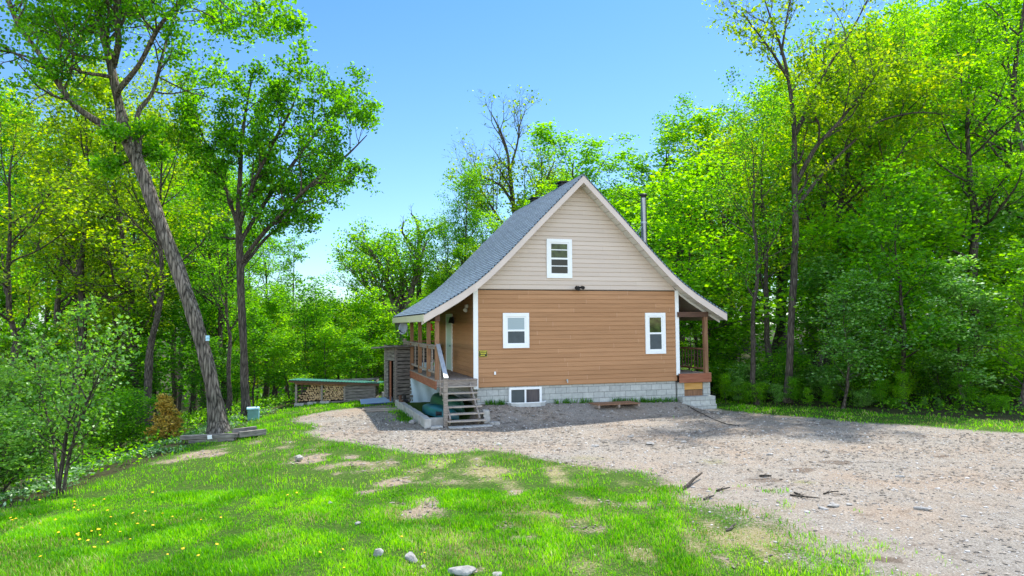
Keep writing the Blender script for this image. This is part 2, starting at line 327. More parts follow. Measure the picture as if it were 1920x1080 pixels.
P1 = [surv(*p)[:2] for p in gravel_px] + [loc(0.2, 0.4), loc(7.4, 0.4), loc(8.9, 0.2)] + [surv(*p)[:2] for p in gravel_edge] + [np.array([17.5, 19]), np.array([17.5, 5]), np.array([4.6, 5])] + [surv(*p)[:2] for p in gravel_low]
patches = [(575, 860, 26, 7, .9), (660, 857, 34, 5, .8), (664, 868, 28, 5, .8), (615, 873, 24, 8, .6), (720, 871, 24, 6, .5), (750, 908, 44, 5, .9), (690, 922, 22, 5, .8),
           (795, 947, 55, 12, .8), (755, 955, 30, 8, .6), (815, 993, 28, 6, .9), (845, 900, 45, 12, .45), (960, 924, 15, 5, .8), (925, 982, 30, 6, .8), (960, 1012, 42, 12, .7), (890, 1064, 28, 6, .9),
           (880, 885, 60, 10, .4), (372, 850, 32, 11, .75), (292, 868, 17, 6, .6), (412, 850, 14, 5, .6), (640, 886, 14, 4, .5), (905, 945, 30, 10, .3), (1050, 965, 40, 9, .4), (1100, 985, 40, 8, .4),
           (1180, 940, 60, 9, .45), (1300, 990, 70, 14, .4), (1120, 1030, 50, 10, .3), (530, 835, 20, 5, .5), (480, 830, 18, 4, .4), (1250, 1040, 50, 12, .3), (1400, 1050, 60, 14, .5), (700, 885, 60, 8, .3), (520, 870, 12, 4, .4)]
core_x = np.arange(-16, 17.01, 0.13); core_y = np.arange(5.2, 31, 0.13)
G = 1.35
outx = np.cumsum(0.4 * G ** np.arange(22)); outy = np.cumsum(0.4 * G ** np.arange(22))
xs = np.concatenate([(-16 - outx)[::-1], core_x, core_x[-1] + outx]); ys = np.concatenate([(5.2 - outy)[::-1], core_y, core_y[-1] + outy])
GX, GY = np.meshgrid(xs, ys); GZ = gh(GX, GY)
def blur(a, k):
    for _ in range(k):
        b = np.pad(a, 1, mode='edge'); a = (b[:-2, 1:-1] + b[2:, 1:-1] + b[1:-1, :-2] + b[1:-1, 2:] + b[1:-1, 1:-1] * 2) / 6
    return a
def warp(X, Y): return X + 0.55 * (fnoise(X * 0.9, Y * 0.9, 3) - .5), Y + 0.9 * (fnoise(X * 0.9 + 40, Y * 0.9 + 7, 3) - .5)
WX, WY = warp(GX, GY)
grav = blur(poly_mask(WX, WY, P1).astype(float), 24)
LX = (GX - HO[0]) * HU[0] + (GY - HO[1]) * HU[1]; LY = (GX - HO[0]) * HV[0] + (GY - HO[1]) * HV[1]
dirt = np.zeros_like(GX)
for (px, py, rx, ry, s) in patches:
    c = surv(px, py); ex = surv(px + rx, py); ey = surv(px, py - ry)
    a = abs(ex[0] - c[0]); b = abs(ey[1] - c[1])
    q = ((WX - c[0]) / a) ** 2 + ((WY - c[1]) / b) ** 2
    dirt = np.maximum(dirt, s * np.exp(-q * 0.55))
dirt = np.clip(dirt + np.minimum(dirt * 2.2, 1) * 1.1 * (fnoise(GX * 2.6 + 70, GY * 1.7, 4) - .56), 0, 1)
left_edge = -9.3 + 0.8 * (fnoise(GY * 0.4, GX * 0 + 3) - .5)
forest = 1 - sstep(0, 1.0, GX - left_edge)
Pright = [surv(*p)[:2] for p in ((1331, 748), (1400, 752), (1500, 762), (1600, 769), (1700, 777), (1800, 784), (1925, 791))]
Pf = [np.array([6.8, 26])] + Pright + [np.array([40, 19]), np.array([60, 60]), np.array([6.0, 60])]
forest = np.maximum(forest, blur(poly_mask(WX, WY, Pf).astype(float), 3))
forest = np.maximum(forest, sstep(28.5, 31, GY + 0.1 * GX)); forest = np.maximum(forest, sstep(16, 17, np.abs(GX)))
wide = blur(poly_mask(WX, WY, P1).astype(float), 260)
wr = sstep(-1.5, 1.5, GX) * (1 - sstep(12.5, 15.5, GY))
grav = grav * (1 - wr) + np.clip(wide + .55 * (fnoise(GX * 1.6 + 11, GY * 1.1 + 3, 5) - .5), 0, 1) * wr
grav = np.clip(grav, 0, 1) * (1 - forest)
gid = np.arange(GX.size).reshape(GX.shape)
quads = np.stack([gid[:-1, :-1], gid[:-1, 1:], gid[1:, 1:], gid[1:, :-1]], -1).reshape(-1, 4)

def ground_material():
    m = bpy.data.materials.new('ground'); m.use_nodes = True; n = m.node_tree.nodes; l = m.node_tree.links; b = n['Principled BSDF']
    b.inputs['Roughness'].default_value = 0.95; b.inputs['Specular IOR Level'].default_value = 0.15
    geo = n.new('ShaderNodeNewGeometry')
    def noise(sc, det=4, rough=.6):
        x = n.new('ShaderNodeTexNoise'); x.inputs['Scale'].default_value = sc; x.inputs['Detail'].default_value = det; x.inputs['Roughness'].default_value = rough
        l.new(geo.outputs['Position'], x.inputs['Vector']); return x.outputs[0]
    def ramp(src, stops):
        r = n.new('ShaderNodeValToRGB'); e = r.color_ramp.elements
        while len(e) < len(stops): e.new(0.5)
        for i, (p, c) in enumerate(stops): e[i].position = p; e[i].color = (*c, 1)
        l.new(src, r.inputs[0]); return r.outputs[0]
    def mix(f, a, c, blend='MIX'):
        x = n.new('ShaderNodeMix'); x.data_type = 'RGBA'; x.blend_type = blend
        if isinstance(f, float): x.inputs[0].default_value = f
        else: l.new(f, x.inputs[0])
        l.new(a, x.inputs[6]); l.new(c, x.inputs[7]); return x.outputs[2]
    def attr(nm):
        a = n.new('ShaderNodeAttribute'); a.attribute_name = nm; return a.outputs['Fac']
    def thresh(mask, ns, amt, lo, hi):
        a = n.new('ShaderNodeMath'); a.operation = 'MULTIPLY_ADD'; l.new(ns, a.inputs[0]); a.inputs[1].default_value = amt; a.inputs[2].default_value = -amt / 2
        s = n.new('ShaderNodeMath'); l.new(a.outputs[0], s.inputs[0]); l.new(mask, s.inputs[1])
        r = n.new('ShaderNodeMapRange'); r.interpolation_type = 'SMOOTHSTEP'; r.inputs[1].default_value = lo; r.inputs[2].default_value = hi; l.new(s.outputs[0], r.inputs[0]); return r.outputs[0]
    fine = noise(38, 8, .75); mid = noise(5, 6); big = noise(0.7, 4)
    g1 = ramp(fine, [(.28, (.15, .13, .112)), (.45, (.285, .26, .23)), (.6, (.36, .335, .305)), (.78, (.50, .475, .44))])
    g2 = ramp(mid, [(.28, (.66, .61, .57)), (.42, (.98, .95, .92)), (.7, (1.15, 1.13, 1.11))])
    gcol = mix(1.0, g1, g2, 'MULTIPLY')
    g3 = ramp(noise(.5, 5, .6), [(.36, (1.05, .95, .86)), (.5, (1, .98, .95)), (.66, (.95, .985, 1.01))]); gcol = mix(1.0, gcol, g3, 'MULTIPLY')
    vor = n.new('ShaderNodeTexVoronoi'); vor.inputs['Scale'].default_value = 26; l.new(geo.outputs['Position'], vor.inputs['Vector'])
    st = ramp(vor.outputs['Distance'], [(.0, (1.25, 1.22, 1.2)), (.30, (1.05, 1.04, 1.03)), (.6, (.72, .69, .66))]); gcol = mix(0.75, gcol, mix(1.0, gcol, st, 'MULTIPLY'))
    lcol = ramp(noise(14, 6), [(.3, (.028, .06, .008)), (.55, (.055, .115, .012)), (.75, (.13, .15, .04))])  # lawn base darkened to paint shade between the blades
    dcol = ramp(noise(30, 7, .7), [(.3, (.15, .105, .065)), (.5, (.30, .235, .165)), (.7, (.46, .38, .29))])
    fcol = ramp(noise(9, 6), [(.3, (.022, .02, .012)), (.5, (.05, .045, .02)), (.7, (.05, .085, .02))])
    edge = noise(7, 6, .7); edge2 = noise(22, 5, .7)
    lcol = mix(thresh(attr('sparse'), edge2, .9, .20, .75), lcol, ramp(edge2, [(.3, (.16, .15, .05)), (.5, (.26, .23, .11)), (.7, (.40, .345, .23))]))
    col = mix(thresh(attr('dirt'), edge2, 1.2, .25, .62), lcol, dcol)
    col = mix(thresh(attr('gravel'), edge2, 1.1, .30, .62), col, gcol)
    weed = thresh(attr('weed'), edge2, .9, .35, .75); col = mix(weed, col, ramp(edge2, [(.3, (.12, .16, .03)), (.7, (.24, .23, .07))]))
    col = mix(thresh(attr('damp'), edge, .7, .25, .6), col, mix(1.0, col, ramp(fine, [(.3, (.48, .42, .38)), (.7, (.68, .62, .58))]), 'MULTIPLY'))
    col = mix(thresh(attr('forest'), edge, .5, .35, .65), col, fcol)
    l.new(col, b.inputs['Base Color'])
    bp = n.new('ShaderNodeBump'); bp.inputs['Strength'].default_value = 0.9; bp.inputs['Distance'].default_value = 0.035
    ad = n.new('ShaderNodeMath'); ad.operation = 'ADD'; l.new(fine, ad.inputs[0]); l.new(mid, ad.inputs[1]); l.new(ad.outputs[0], bp.inputs['Height']); l.new(bp.outputs[0], b.inputs['Normal'])
    return m
damp = np.zeros_like(GX)           # darker organic dirt: tyre track, damp soil along the wall, dark scraps
for (px, py, rx, ry, s) in [(720, 800, 110, 22, .42), (900, 812, 140, 14, .35), (1130, 800, 160, 9, .38), (1300, 850, 60, 4, .4), (1620, 900, 130, 6, .36), (1800, 960, 120, 12, .34), (1830, 1040, 90, 16, .38), (1400, 850, 120, 4, .3), (1560, 865, 45, 6, .8), (1500, 880, 40, 5, .95), (1440, 903, 45, 7, .7), (1780, 858, 26, 3.5, .9), (1660, 1055, 32, 10, .9), (1840, 835, 18, 2, .7), (1575, 845, 22, 2, .6), (1700, 1020, 90, 14, .35), (1510, 930, 40, 5, .4), (700, 833, 60, 5, .45), (850, 840, 70, 3, .5), (620, 800, 50, 5, .4)]:
    c = surv(px, py); ex = surv(px + rx, py); ey = surv(px, py - ry)
    damp = np.maximum(damp, s * np.exp(-(((WX - c[0]) / abs(ex[0] - c[0])) ** 2 + ((WY - c[1]) / abs(ey[1] - c[1])) ** 2)))
weed = np.zeros_like(GX)
sparse = np.zeros_like(GX)
for (px, py, rx, ry, s) in [(870, 890, 170, 35, .75), (800, 945, 110, 25, .7), (1080, 880, 160, 22, .8), (1250, 930, 150, 35, .7), (1180, 1010, 240, 55, .65), (1400, 1030, 130, 50, .9), (950, 1010, 150, 40, .45), (1050, 950, 170, 25, .5), (700, 870, 130, 22, .5), (560, 850, 80, 18, .45), (480, 850, 110, 14, .4)]:
    c = surv(px, py); ex = surv(px + rx, py); ey = surv(px, py - ry)
    sparse = np.maximum(sparse, s * np.exp(-(((WX - c[0]) / abs(ex[0] - c[0])) ** 2 + ((WY - c[1]) / abs(ey[1] - c[1])) ** 2) * .8))
sparse = np.clip(.85 * sparse + np.minimum(sparse * 2, 1) * 1.7 * (fnoise(GX * 2.4 + 20, GY * 1.5 + 4, 5) - .60), 0, 1)
for (px, py, rx, ry, s) in [(1350, 868, 60, 8, .5), (1520, 908, 50, 6, .6), (1590, 912, 26, 5, .5), (1250, 840, 60, 6, .35), (1130, 830, 60, 6, .35), (1420, 880, 50, 8, .4), (1330, 940, 70, 12, .4), (1530, 950, 70, 12, .35), (1710, 930, 60, 8, .25), (1110, 860, 90, 10, .5), (1500, 1010, 60, 12, .4), (1480, 970, 60, 10, .4), (1616, 1006, 14, 5, .8)]:
    c = surv(px, py); ex = surv(px + rx, py); ey = surv(px, py - ry)
    weed = np.maximum(weed, s * np.exp(-(((WX - c[0]) / abs(ex[0] - c[0])) ** 2 + ((WY - c[1]) / abs(ey[1] - c[1])) ** 2)))
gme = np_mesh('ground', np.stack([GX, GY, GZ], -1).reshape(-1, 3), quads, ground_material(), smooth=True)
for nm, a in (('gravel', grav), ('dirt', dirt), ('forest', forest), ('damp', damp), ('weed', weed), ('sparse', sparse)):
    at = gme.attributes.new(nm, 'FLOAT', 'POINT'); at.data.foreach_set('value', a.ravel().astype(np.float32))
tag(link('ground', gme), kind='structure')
def sample(A, X, Y):
    i = np.clip(np.searchsorted(xs, X) - 1, 0, len(xs) - 2); j = np.clip(np.searchsorted(ys, Y) - 1, 0, len(ys) - 2)
    fx = (X - xs[i]) / (xs[i + 1] - xs[i]); fy = (Y - ys[j]) / (ys[j + 1] - ys[j])
    return (A[j, i] * (1 - fx) + A[j, i + 1] * fx) * (1 - fy) + (A[j + 1, i] * (1 - fx) + A[j + 1, i + 1] * fx) * fy

# ------------------------------------------------------------------ the house
PROF = [(0, 7.65), (1.49, 6.17), (2.6, 5.03), (3.0, 4.64), (3.35, 4.31), (3.75, 3.98), (4.25, 3.63), (4.85, 3.27), (5.47, 2.92)]
RX = 3.68
def prof(dx): return float(np.interp(abs(dx), [p[0] for p in PROF], [p[1] for p in PROF]))
def iprof(z): return float(np.interp(-z, [-p[1] for p in PROF], [p[0] for p in PROF]))
YF, YB = -0.45, 7.68
WX1, WY1 = 7.36, 7.25
house = empty('house', (HO[0], HO[1], -0.5), HA)
tag(house, 'small steep-roofed cabin with brown siding below and beige siding in the gable', 'house')
HZ = 0.5                                               # child z = scene z + HZ
hroot = house
def hb():                                              # mesh builder in house space with scene heights
    return MB()
def hbuild(b, name, m, parent=hroot, **k):
    if parent is hroot: b.V = [(v[0], v[1], v[2] + HZ) for v in b.V]
    else: b.V = [(v[0], v[1], v[2] + HZ) for v in b.V]
    return b.build(name, m, parent, **k)
# foundation of concrete blocks
b = hb()
for (x0, x1, y0, y1) in ((0.04, WX1 - 0.04, 0.04, WY1),): b.box(x0, x1, y0, y1, -0.9, 0.485)
hbuild(b, 'foundation', M['block'])
# lap siding walls: real overlapping boards
def lap(b, a, c, nrm, z0, z1, limit=None, eh=0.1524, out=0.02):
    a = np.array(a); c = np.array(c); L = np.linalg.norm(c - a); d = (c - a) / L; n_ = np.array(nrm); z = z0; rs_ = random.Random(int(z0 * 100) + int(a[0] * 7))
    while z < z1 - 1e-3:
        zt = min(z + eh, z1)
        s0 = s0t = 0.0; s1 = s1t = L
        if limit:
            h0, h1 = limit(z), limit(zt)
            s0 = max(0, RX - h0); s1 = min(L, RX + h0); s0t = max(0, RX - h1); s1t = min(L, RX + h1)
            if s1 <= s0: break
            if s1t < s0t: s0t = s1t = RX
        def P(s, o, zz): q = a + d * s + n_ * o; return (q[0], q[1], zz)
        ZB = z + 0.018
        v = [P(s0, out, ZB), P(s1, out, ZB), P(s1t, 0.008, zt), P(s0t, 0.008, zt), P(s0, -0.006, ZB), P(s1, -0.006, ZB), P(s0, -0.006, z), P(s1, -0.006, z), P(s0, 0.008, z), P(s1, 0.008, z)]
        ua, ub = z - z0 + 0.012, zt - z0 - 0.012; sh = rs_.uniform(0, 3.66) + 7.32 * rs_.randrange(40)
        uv = [(s0 + sh, ua), (s1 + sh, ua), (s1t + sh, ub), (s0t + sh, ub)] + [(s0 + sh, ua), (s1 + sh, ua)] * 3
        b.add(v, [(0, 1, 2, 3), (4, 5, 1, 0), (6, 7, 5, 4), (8, 9, 7, 6)], 0, uv)
        z = zt
b = hb()
lap(b, (0, 0), (WX1, 0), (0, -1), 0.49, 3.69)
lap(b, (0, WY1), (0, 0), (-1, 0), 0.49, 3.75)
lap(b, (WX1, 0), (WX1, WY1), (1, 0), 0.49, 3.75)
lap(b, (WX1, WY1), (0, WY1), (0, 1), 0.49, 3.69)
b.box(0.02, WX1 - 0.02, 0.02, WY1 - 0.02, 0.492, 3.74)
hbuild(b, 'wall', M['siding_brown'])
b = hb(); lap(b, (0, WY1), (WX1, WY1), (0, 1), 3.715, 7.38, limit=lambda z: iprof(z + 0.27)); hbuild(b, 'gable_wall', M['siding_beige'])
b = hb(); lap(b, (0, 0), (WX1, 0), (0, -1), 3.715, 7.38, limit=lambda z: iprof(z + 0.27))
gp_ = [(RX - iprof(z + 0.29), z) for z in np.linspace(3.72, 7.3, 12)] + [(RX + iprof(z + 0.29), z) for z in np.linspace(7.3, 3.72, 12)]
vv = [(x, y, z) for y in (0.02, WY1 - 0.02) for x, z in gp_]; k = len(gp_)
b.add(vv, [tuple(range(k))[::-1], tuple(range(k, 2 * k))] + [(i, (i + 1) % k, k + (i + 1) % k, k + i) for i in range(k)])
hbuild(b, 'gable_wall', M['siding_beige'])
b = hb().box(0.03, WX1 - 0.03, -0.026, -0.001, 3.688, 3.716); hbuild(b, 'drip_edge', M['dark_gap'])
# corner boards
hbuild(hb().box(-0.095, 0.065, -0.034, 0.0, 0.44, 3.75).box(-0.034, 0.0, 0.001, 0.09, 0.44, 3.75), 'corner_board', M['white_trim'], bevel=.004)
hbuild(hb().box(7.33, 7.47, -0.034, 0.0, 0.70, 3.72).box(WX1 + 0.001, WX1 + 0.034, 0.001, 0.09, 0.70, 3.72), 'corner_board', M['white_trim'], bevel=.004)
# roof: shingle skin over the curved profile
pts = [(RX - d, z) for d, z in PROF[::-1]] + [(RX + d, z) for d, z in PROF[1:]]
n_p = len(pts); arc = [0]
for i in range(1, n_p): arc.append(arc[-1] + math.hypot(pts[i][0] - pts[i - 1][0], pts[i][1] - pts[i - 1][1]))
b = hb(); T = 0.035
V_ = []; UV_ = []; Fc = []
for y in (YF - 0.05, YB + 0.05):
    for (x, z), s in zip(pts, arc): V_.append((x, y, z)); UV_.append((y, s))
for y in (YF - 0.05, YB + 0.05):
    for (x, z), s in zip(pts, arc): V_.append((x, y, z - T * 1.3)); UV_.append((y, s))
for i in range(n_p - 1):
    Fc += [(i + 1, i, n_p + i, n_p + i + 1), (2 * n_p + i, 2 * n_p + i + 1, 3 * n_p + i + 1, 3 * n_p + i), (i, i + 1, 2 * n_p + i + 1, 2 * n_p + i), (n_p + i + 1, n_p + i, 3 * n_p + i, 3 * n_p + i + 1)]
Fc += [(0, 2 * n_p, 3 * n_p, n_p), (n_p - 1, 2 * n_p - 1, 4 * n_p - 1, 3 * n_p - 1)]
b.add(V_, Fc, 0, UV_)
# ridge caps
for i in range(33):
    y = YF + i * 0.245
    b.add([(RX - .16, y, 7.65 - .155), (RX, y, 7.672), (RX + .16, y, 7.65 - .155), (RX - .16, y + .27, 7.65 - .165), (RX, y + .27, 7.66), (RX + .16, y + .27, 7.65 - .165)], [(0, 1, 4, 3), (1, 2, 5, 4)], 0, [(y, .05), (y + .03, .02), (y, .09), (y + .25, .05), (y + .25, .02), (y + .25, .09)])
roof = hbuild(b, 'roof', M['shingle'])
def strip(b, top, bot, y0, y1, a=0, c=None, mi=0):       # board following the roof profile between depths top..bot under it
    P = pts[a:c]; k = len(P)
    V = [(x, y, z - o) for y in (y0, y1) for o in (top, bot) for x, z in P]
    Fs = []
    for i in range(k - 1):
        Fs += [(k + i, k + i + 1, i + 1, i), (2 * k + i, 2 * k + i + 1, 3 * k + i + 1, 3 * k + i), (i, i + 1, 2 * k + i + 1, 2 * k + i), (k + i + 1, k + i, 3 * k + i, 3 * k + i + 1)]
    Fs += [(0, 2 * k, 3 * k, k), (k - 1, 2 * k - 1, 4 * k - 1, 3 * k - 1)]
    b.add(V, Fs, mi)
half = n_p // 2
for (a, c) in ((0, half + 1), (half, n_p)):
    b = hb(); strip(b, 0.055, 0.30, YF - 0.035, YF + 0.0, a, c); hbuild(b, 'rake_board', M['beige_trim'], roof)
b = hb(); strip(b, 0.055, 0.30, YB, YB + 0.035); hbuild(b, 'rake_board', M['beige_trim'], roof)
hbuild(hb().box(pts[0][0] - .03, pts[0][0], YF, YB, 2.66, 2.875), 'fascia', mat('fascia_lit', (0.62, 0.58, 0.42), .6, .05), roof)  # left fascia tinted yellowish to paint in the light on that eave
hbuild(hb().box(pts[-1][0], pts[-1][0] + .03, YF, YB, 2.66, 2.875), 'fascia', M['beige_trim'], roof)
b = hb(); strip(b, 0.245, 0.275, YF + 0.001, -0.022)
# perforated soffit battens
for i in range(n_p - 1):
    (x0, z0), (x1, z1) = pts[i], pts[i + 1]; L = math.hypot(x1 - x0, z1 - z0)
    for k in range(int(L / 0.29)):
        t = (k + .5) / max(1, int(L / 0.29)); x = x0 + (x1 - x0) * t; z = z0 + (z1 - z0) * t - 0.279
        b.bar((x, YF + 0.01, z), (x, -0.03, z), 0.014, 0.006, 1, up=(-(z1 - z0), 0, (x1 - x0)))
hbuild(b, 'soffit', [M['soffit'], M['porch_ceiling']], roof)
for (a, c) in ((0, 4), (n_p - 4, n_p)):
    b = hb(); strip(b, 0.245, 0.275, 0.03, YB - 0.001, a, c)
    hbuild(b, 'porch_ceiling', M['porch_ceiling'], roof)
    b = hb(); strip(b, 0.276, 0.36, -0.012, 0.028, a, c); hbuild(b, 'ceiling_trim', M['soffit'], roof)
# core roof mass so that no light leaks between ceiling and shingles
b = hb(); strip(b, 0.06, 0.24, 0.03, YB - 0.03); hbuild(b, 'roof_deck', M['dark_gap'], roof)
# two roof vents behind the ridge, on the left slope
for y, x in ((2.3, 4.02), (5.7, 4.02)):
    z = prof(x - RX); b = hb()
    b.box(x - .18, x + .18, y - .2, y + .2, z - .25, z + .58)
    for k in range(4): b.box(x - .21, x + .21, y - .23, y + .23, z + .20 + k * .095, z + .225 + k * .095)
    b.box(x - .26, x + .26, y - .28, y + .28, z + .58, z + .625)
    hbuild(b, 'roof_vent', M['black'], roof)
# metal chimney pipe on the right
cx, cy = 7.72, 3.0
pz = prof(cx - RX)
b = hb(); b.tube([(cx, cy, pz - .3), (cx, cy, 7.62)], .125, 16); 
for z in (4.9, 5.8, 6.7): b.tube([(cx, cy, z), (cx, cy, z + .05)], .132, 16)
ch = hbuild(b, 'chimney', M['steel'], smooth=True)
b = hb(); b.tube([(cx, cy, 7.62), (cx, cy, 7.70)], .10, 14); b.tube([(cx, cy, 7.70), (cx, cy, 7.76), (cx, cy, 7.80), (cx, cy, 7.82)], [.15, .155, .12, .03], 16); hbuild(b, 'cap', M['black'], ch)
b = hb(); b.tube([(cx, cy, 6.62), (cx - 1.25, cy - .5, prof(cx - 1.25 - RX))], .012, 6); b.tube([(cx, cy, 6.62), (cx - 1.25, cy + .6, prof(cx - 1.25 - RX))], .012, 6); b.tube([(cx, cy, 6.58), (cx, cy, 6.66)], .136, 16); hbuild(b, 'brace', M['galv'], ch)
# windows on the front
def window(x0, x1, z0, z1, up_m, lo_m, muntins=False, label=None):
    b = hb(); cw = 0.115; y0, y1 = -0.058, -0.004
    b.box(x0, x1, y0, y1, z1 - cw, z1).box(x0, x1, y0, y1, z0, z0 + cw).box(x0, x0 + cw, y0, y1, z0 + cw, z1 - cw).box(x1 - cw, x1, y0, y1, z0 + cw, z1 - cw)
    w = hbuild(b, 'window', M['white_trim'], bevel=.004)
    if label: w['label'] = label
    a0, a1, c0, c1 = x0 + cw, x1 - cw, z0 + cw, z1 - cw; zm = (c0 + c1) / 2; f = 0.05
    b = hb()
    for (s0, s1, yy) in ((zm - .02, c1, -0.040), (c0, zm + .02, -0.050)):
        b.box(a0, a1, yy, yy + .02, s1 - f, s1).box(a0, a1, yy, yy + .02, s0, s0 + f).box(a0, a0 + f, yy, yy + .02, s0 + f, s1 - f).box(a1 - f, a1, yy, yy + .02, s0 + f, s1 - f)
    if muntins: b.box(a0 + f, a1 - f, -.039, -.028, c1 - .27, c1 - .24).box(a0 + f, a1 - f, -.049, -.038, zm - .27, zm - .24)
    hbuild(b, 'sash', M['white_trim'], w)
    hbuild(hb().box(a0 + f, a1 - f, -.030, -.026, zm + .03, c1 - f), 'glass', up_m, w)
    hbuild(hb().box(a0 + f, a1 - f, -.038, -.034, c0 + f, zm - .03), 'glass', lo_m, w)
    return w
window(0.91, 1.82, 1.76, 2.93, M['blind'], M['screen'], label='small lower window with a pale blind in its upper half')
window(6.13, 6.92, 1.47, 2.92, M['glass_painted_reflection'], M['screen'], label='narrow tall lower window with painted-in tree reflections')
window(2.47, 3.39, 4.11, 5.45, M['glass_painted_reflection'], M['glass'], True, label='upper gable window with cross bars')
# basement window
b = hb(); x0, x1, z0, z1 = 1.10, 2.24, -0.28, 0.455; f = .075
b.box(x0, x1, -.06, .04, z1 - f, z1).box(x0, x1, -.06, .04, z0, z0 + f).box(x0, x0 + f, -.06, .04, z0 + f, z1 - f).box(x1 - f, x1, -.06, .04, z0 + f, z1 - f).box(1.64, 1.70, -.05, .04, z0 + f, z1 - f)
w = hbuild(b, 'window', M['white_trim'], bevel=.004); w['label'] = 'white framed sliding basement window low in the block wall'
hbuild(hb().box(x0 + f, 1.64, -.02, .035, z0 + f, z1 - f), 'glass', M['screen'], w); hbuild(hb().box(1.70, x1 - f, -.03, .035, z0 + f, z1 - f), 'glass', mat('glass_drapes', (.04, .045, .055), .12, scale=3, stretch=(6, 1, .3), spec=.3, col2=(.13, .11, .105)), w)
# door, wall lamps and fittings
b = hb(); b.box(-.05, -.006, 3.74, 3.86, .8, 2.98).box(-.05, -.006, 4.80, 4.92, .8, 2.98).box(-.05, -.006, 3.86, 4.80, 2.86, 2.98)
d = hbuild(b, 'door', M['white_trim']); d['label'] = 'pale green porch door'
hbuild(hb().box(-.04, -.01, 3.86, 4.80, .82, 2.86), 'door_panel', M['door_paint'], d)
hbuild(hb().tube([(-.04, 3.95, 1.75), (-.09, 3.95, 1.75), (-.11, 3.95, 1.75)], [.012, .012, .03], 8), 'handle', M['black'], d)
hbuild(hb().box(-.08, -.02, 3.43, 3.57, 2.60, 2.86).tube([(-.12, 3.5, 2.84), (-.12, 3.5, 2.62)], [.05, .11], 10), 'porch_lamp', M['black'])
hbuild(hb().tube([(3.60, -.02, 3.79), (3.60, -.07, 3.79)], .06, 10).tube([(3.57, -.07, 3.79), (3.50, -.16, 3.80), (3.47, -.22, 3.77)], [.02, .055, .065], 10).tube([(3.63, -.07, 3.79), (3.70, -.16, 3.80), (3.73, -.22, 3.77)], [.02, .055, .065], 10).box(3.57, 3.63, -.13, -.06, 3.68, 3.77), 'security_lamp', M['black'])
hbuild(hb().box(-.10, -.02, 1.05, 1.25, 3.12, 3.24).tube([(-.06, 1.15, 3.12), (-.12, 1.06, 3.04)], [.05, .08], 8), 'flood_lamp', M['soffit'])
hbuild(hb().box(.60, .655, -.05, -.012, .90, 1.00), 'vent_cover', M['white_trim'])
hbuild(hb().tube([(3.15, .0, .62), (3.15, -.10, .62)], .018, 8).tube([(3.15, -.10, .63), (3.15, -.12, .56)], .016, 8).tube([(3.15, -.075, .62), (3.15, -.075, .68)], .03, 8), 'hose_tap', M['galv'])
# ---- left porch deck with posts, rails, beam
DZ = 0.80; DX = -1.42; DY0, DY1 = -0.32, 7.6
b = hb(); nb = 10; bw = (-0.03 - DX) / nb
for i in range(nb): b.box(DX + i * bw + .004, DX + (i + 1) * bw - .004, DY0, DY1, DZ - .035, DZ)
deck = hbuild(b, 'porch', M['wood_deck']); deck['label'] = 'weathered side porch with open rail'
hbuild(hb().box(DX + .02, DX + .06, DY0 + .02, DY1 - .02, DZ - .30, DZ - .036), 'beam', M['wood_red'], deck)
hbuild(hb().box(DX + .061, -.04, DY0 + .02, DY0 + .06, DZ - .24, DZ - .036), 'beam', M['wood_grey'], deck)
for y in (7.4,): hbuild(hb().box(DX + .061, DX + .19, y, y + .13, -.75, DZ - .036), 'support_post', M['wood_orange'] if y > 6 else M['wood_brown'], deck)
py = [-0.22, 1.35, 3.25, 5.3]
for y in py:
    zt = prof(DX + .09 - RX) - .28
    hbuild(hb().box(DX + .03, DX + .16, y, y + .13, DZ, zt), 'post', M['wood_brown'], deck, bevel=.006)
hbuild(hb().box(DX + .03, DX + .15, 7.35, 7.47, DZ, 1.98), 'post', M['wood_grey'], deck, bevel=.006)
hbuild(hb().box(DX + .02, DX + .17, -.3, YB - .1, prof(DX + .1 - RX) - .52, prof(DX + .1 - RX) - .335), 'header', M['wood_dark'], deck)
hbuild(hb().box(DX - .01, DX + .17, -.25, 7.48, 1.86, 1.90).box(DX + .06, DX + .10, -.09, 7.35, 1.76, 1.859), 'rail', M['wood_grey'], deck)
hbuild(hb().box(DX + .06, DX + .10, -.09, 7.35, .98, 1.06), 'rail', M['wood_grey'], deck)
for z in (1.83, .95): hbuild(hb().box(DX + .16, -.05, 7.38, 7.44, z, z + .06), 'rail', M['wood_brown'], deck)
for i in range(9): hbuild(hb().box(DX + .27 + i * .135, DX + .295 + i * .135, 7.395, 7.425, 1.02, 1.83), 'baluster', M['black'], deck)
for y in (0.6, 2.35, 4.3, 6.3): hbuild(hb().box(DX + .06, DX + .10, y, y + .09, 1.06, 1.76), 'baluster', M['wood_grey'], deck)
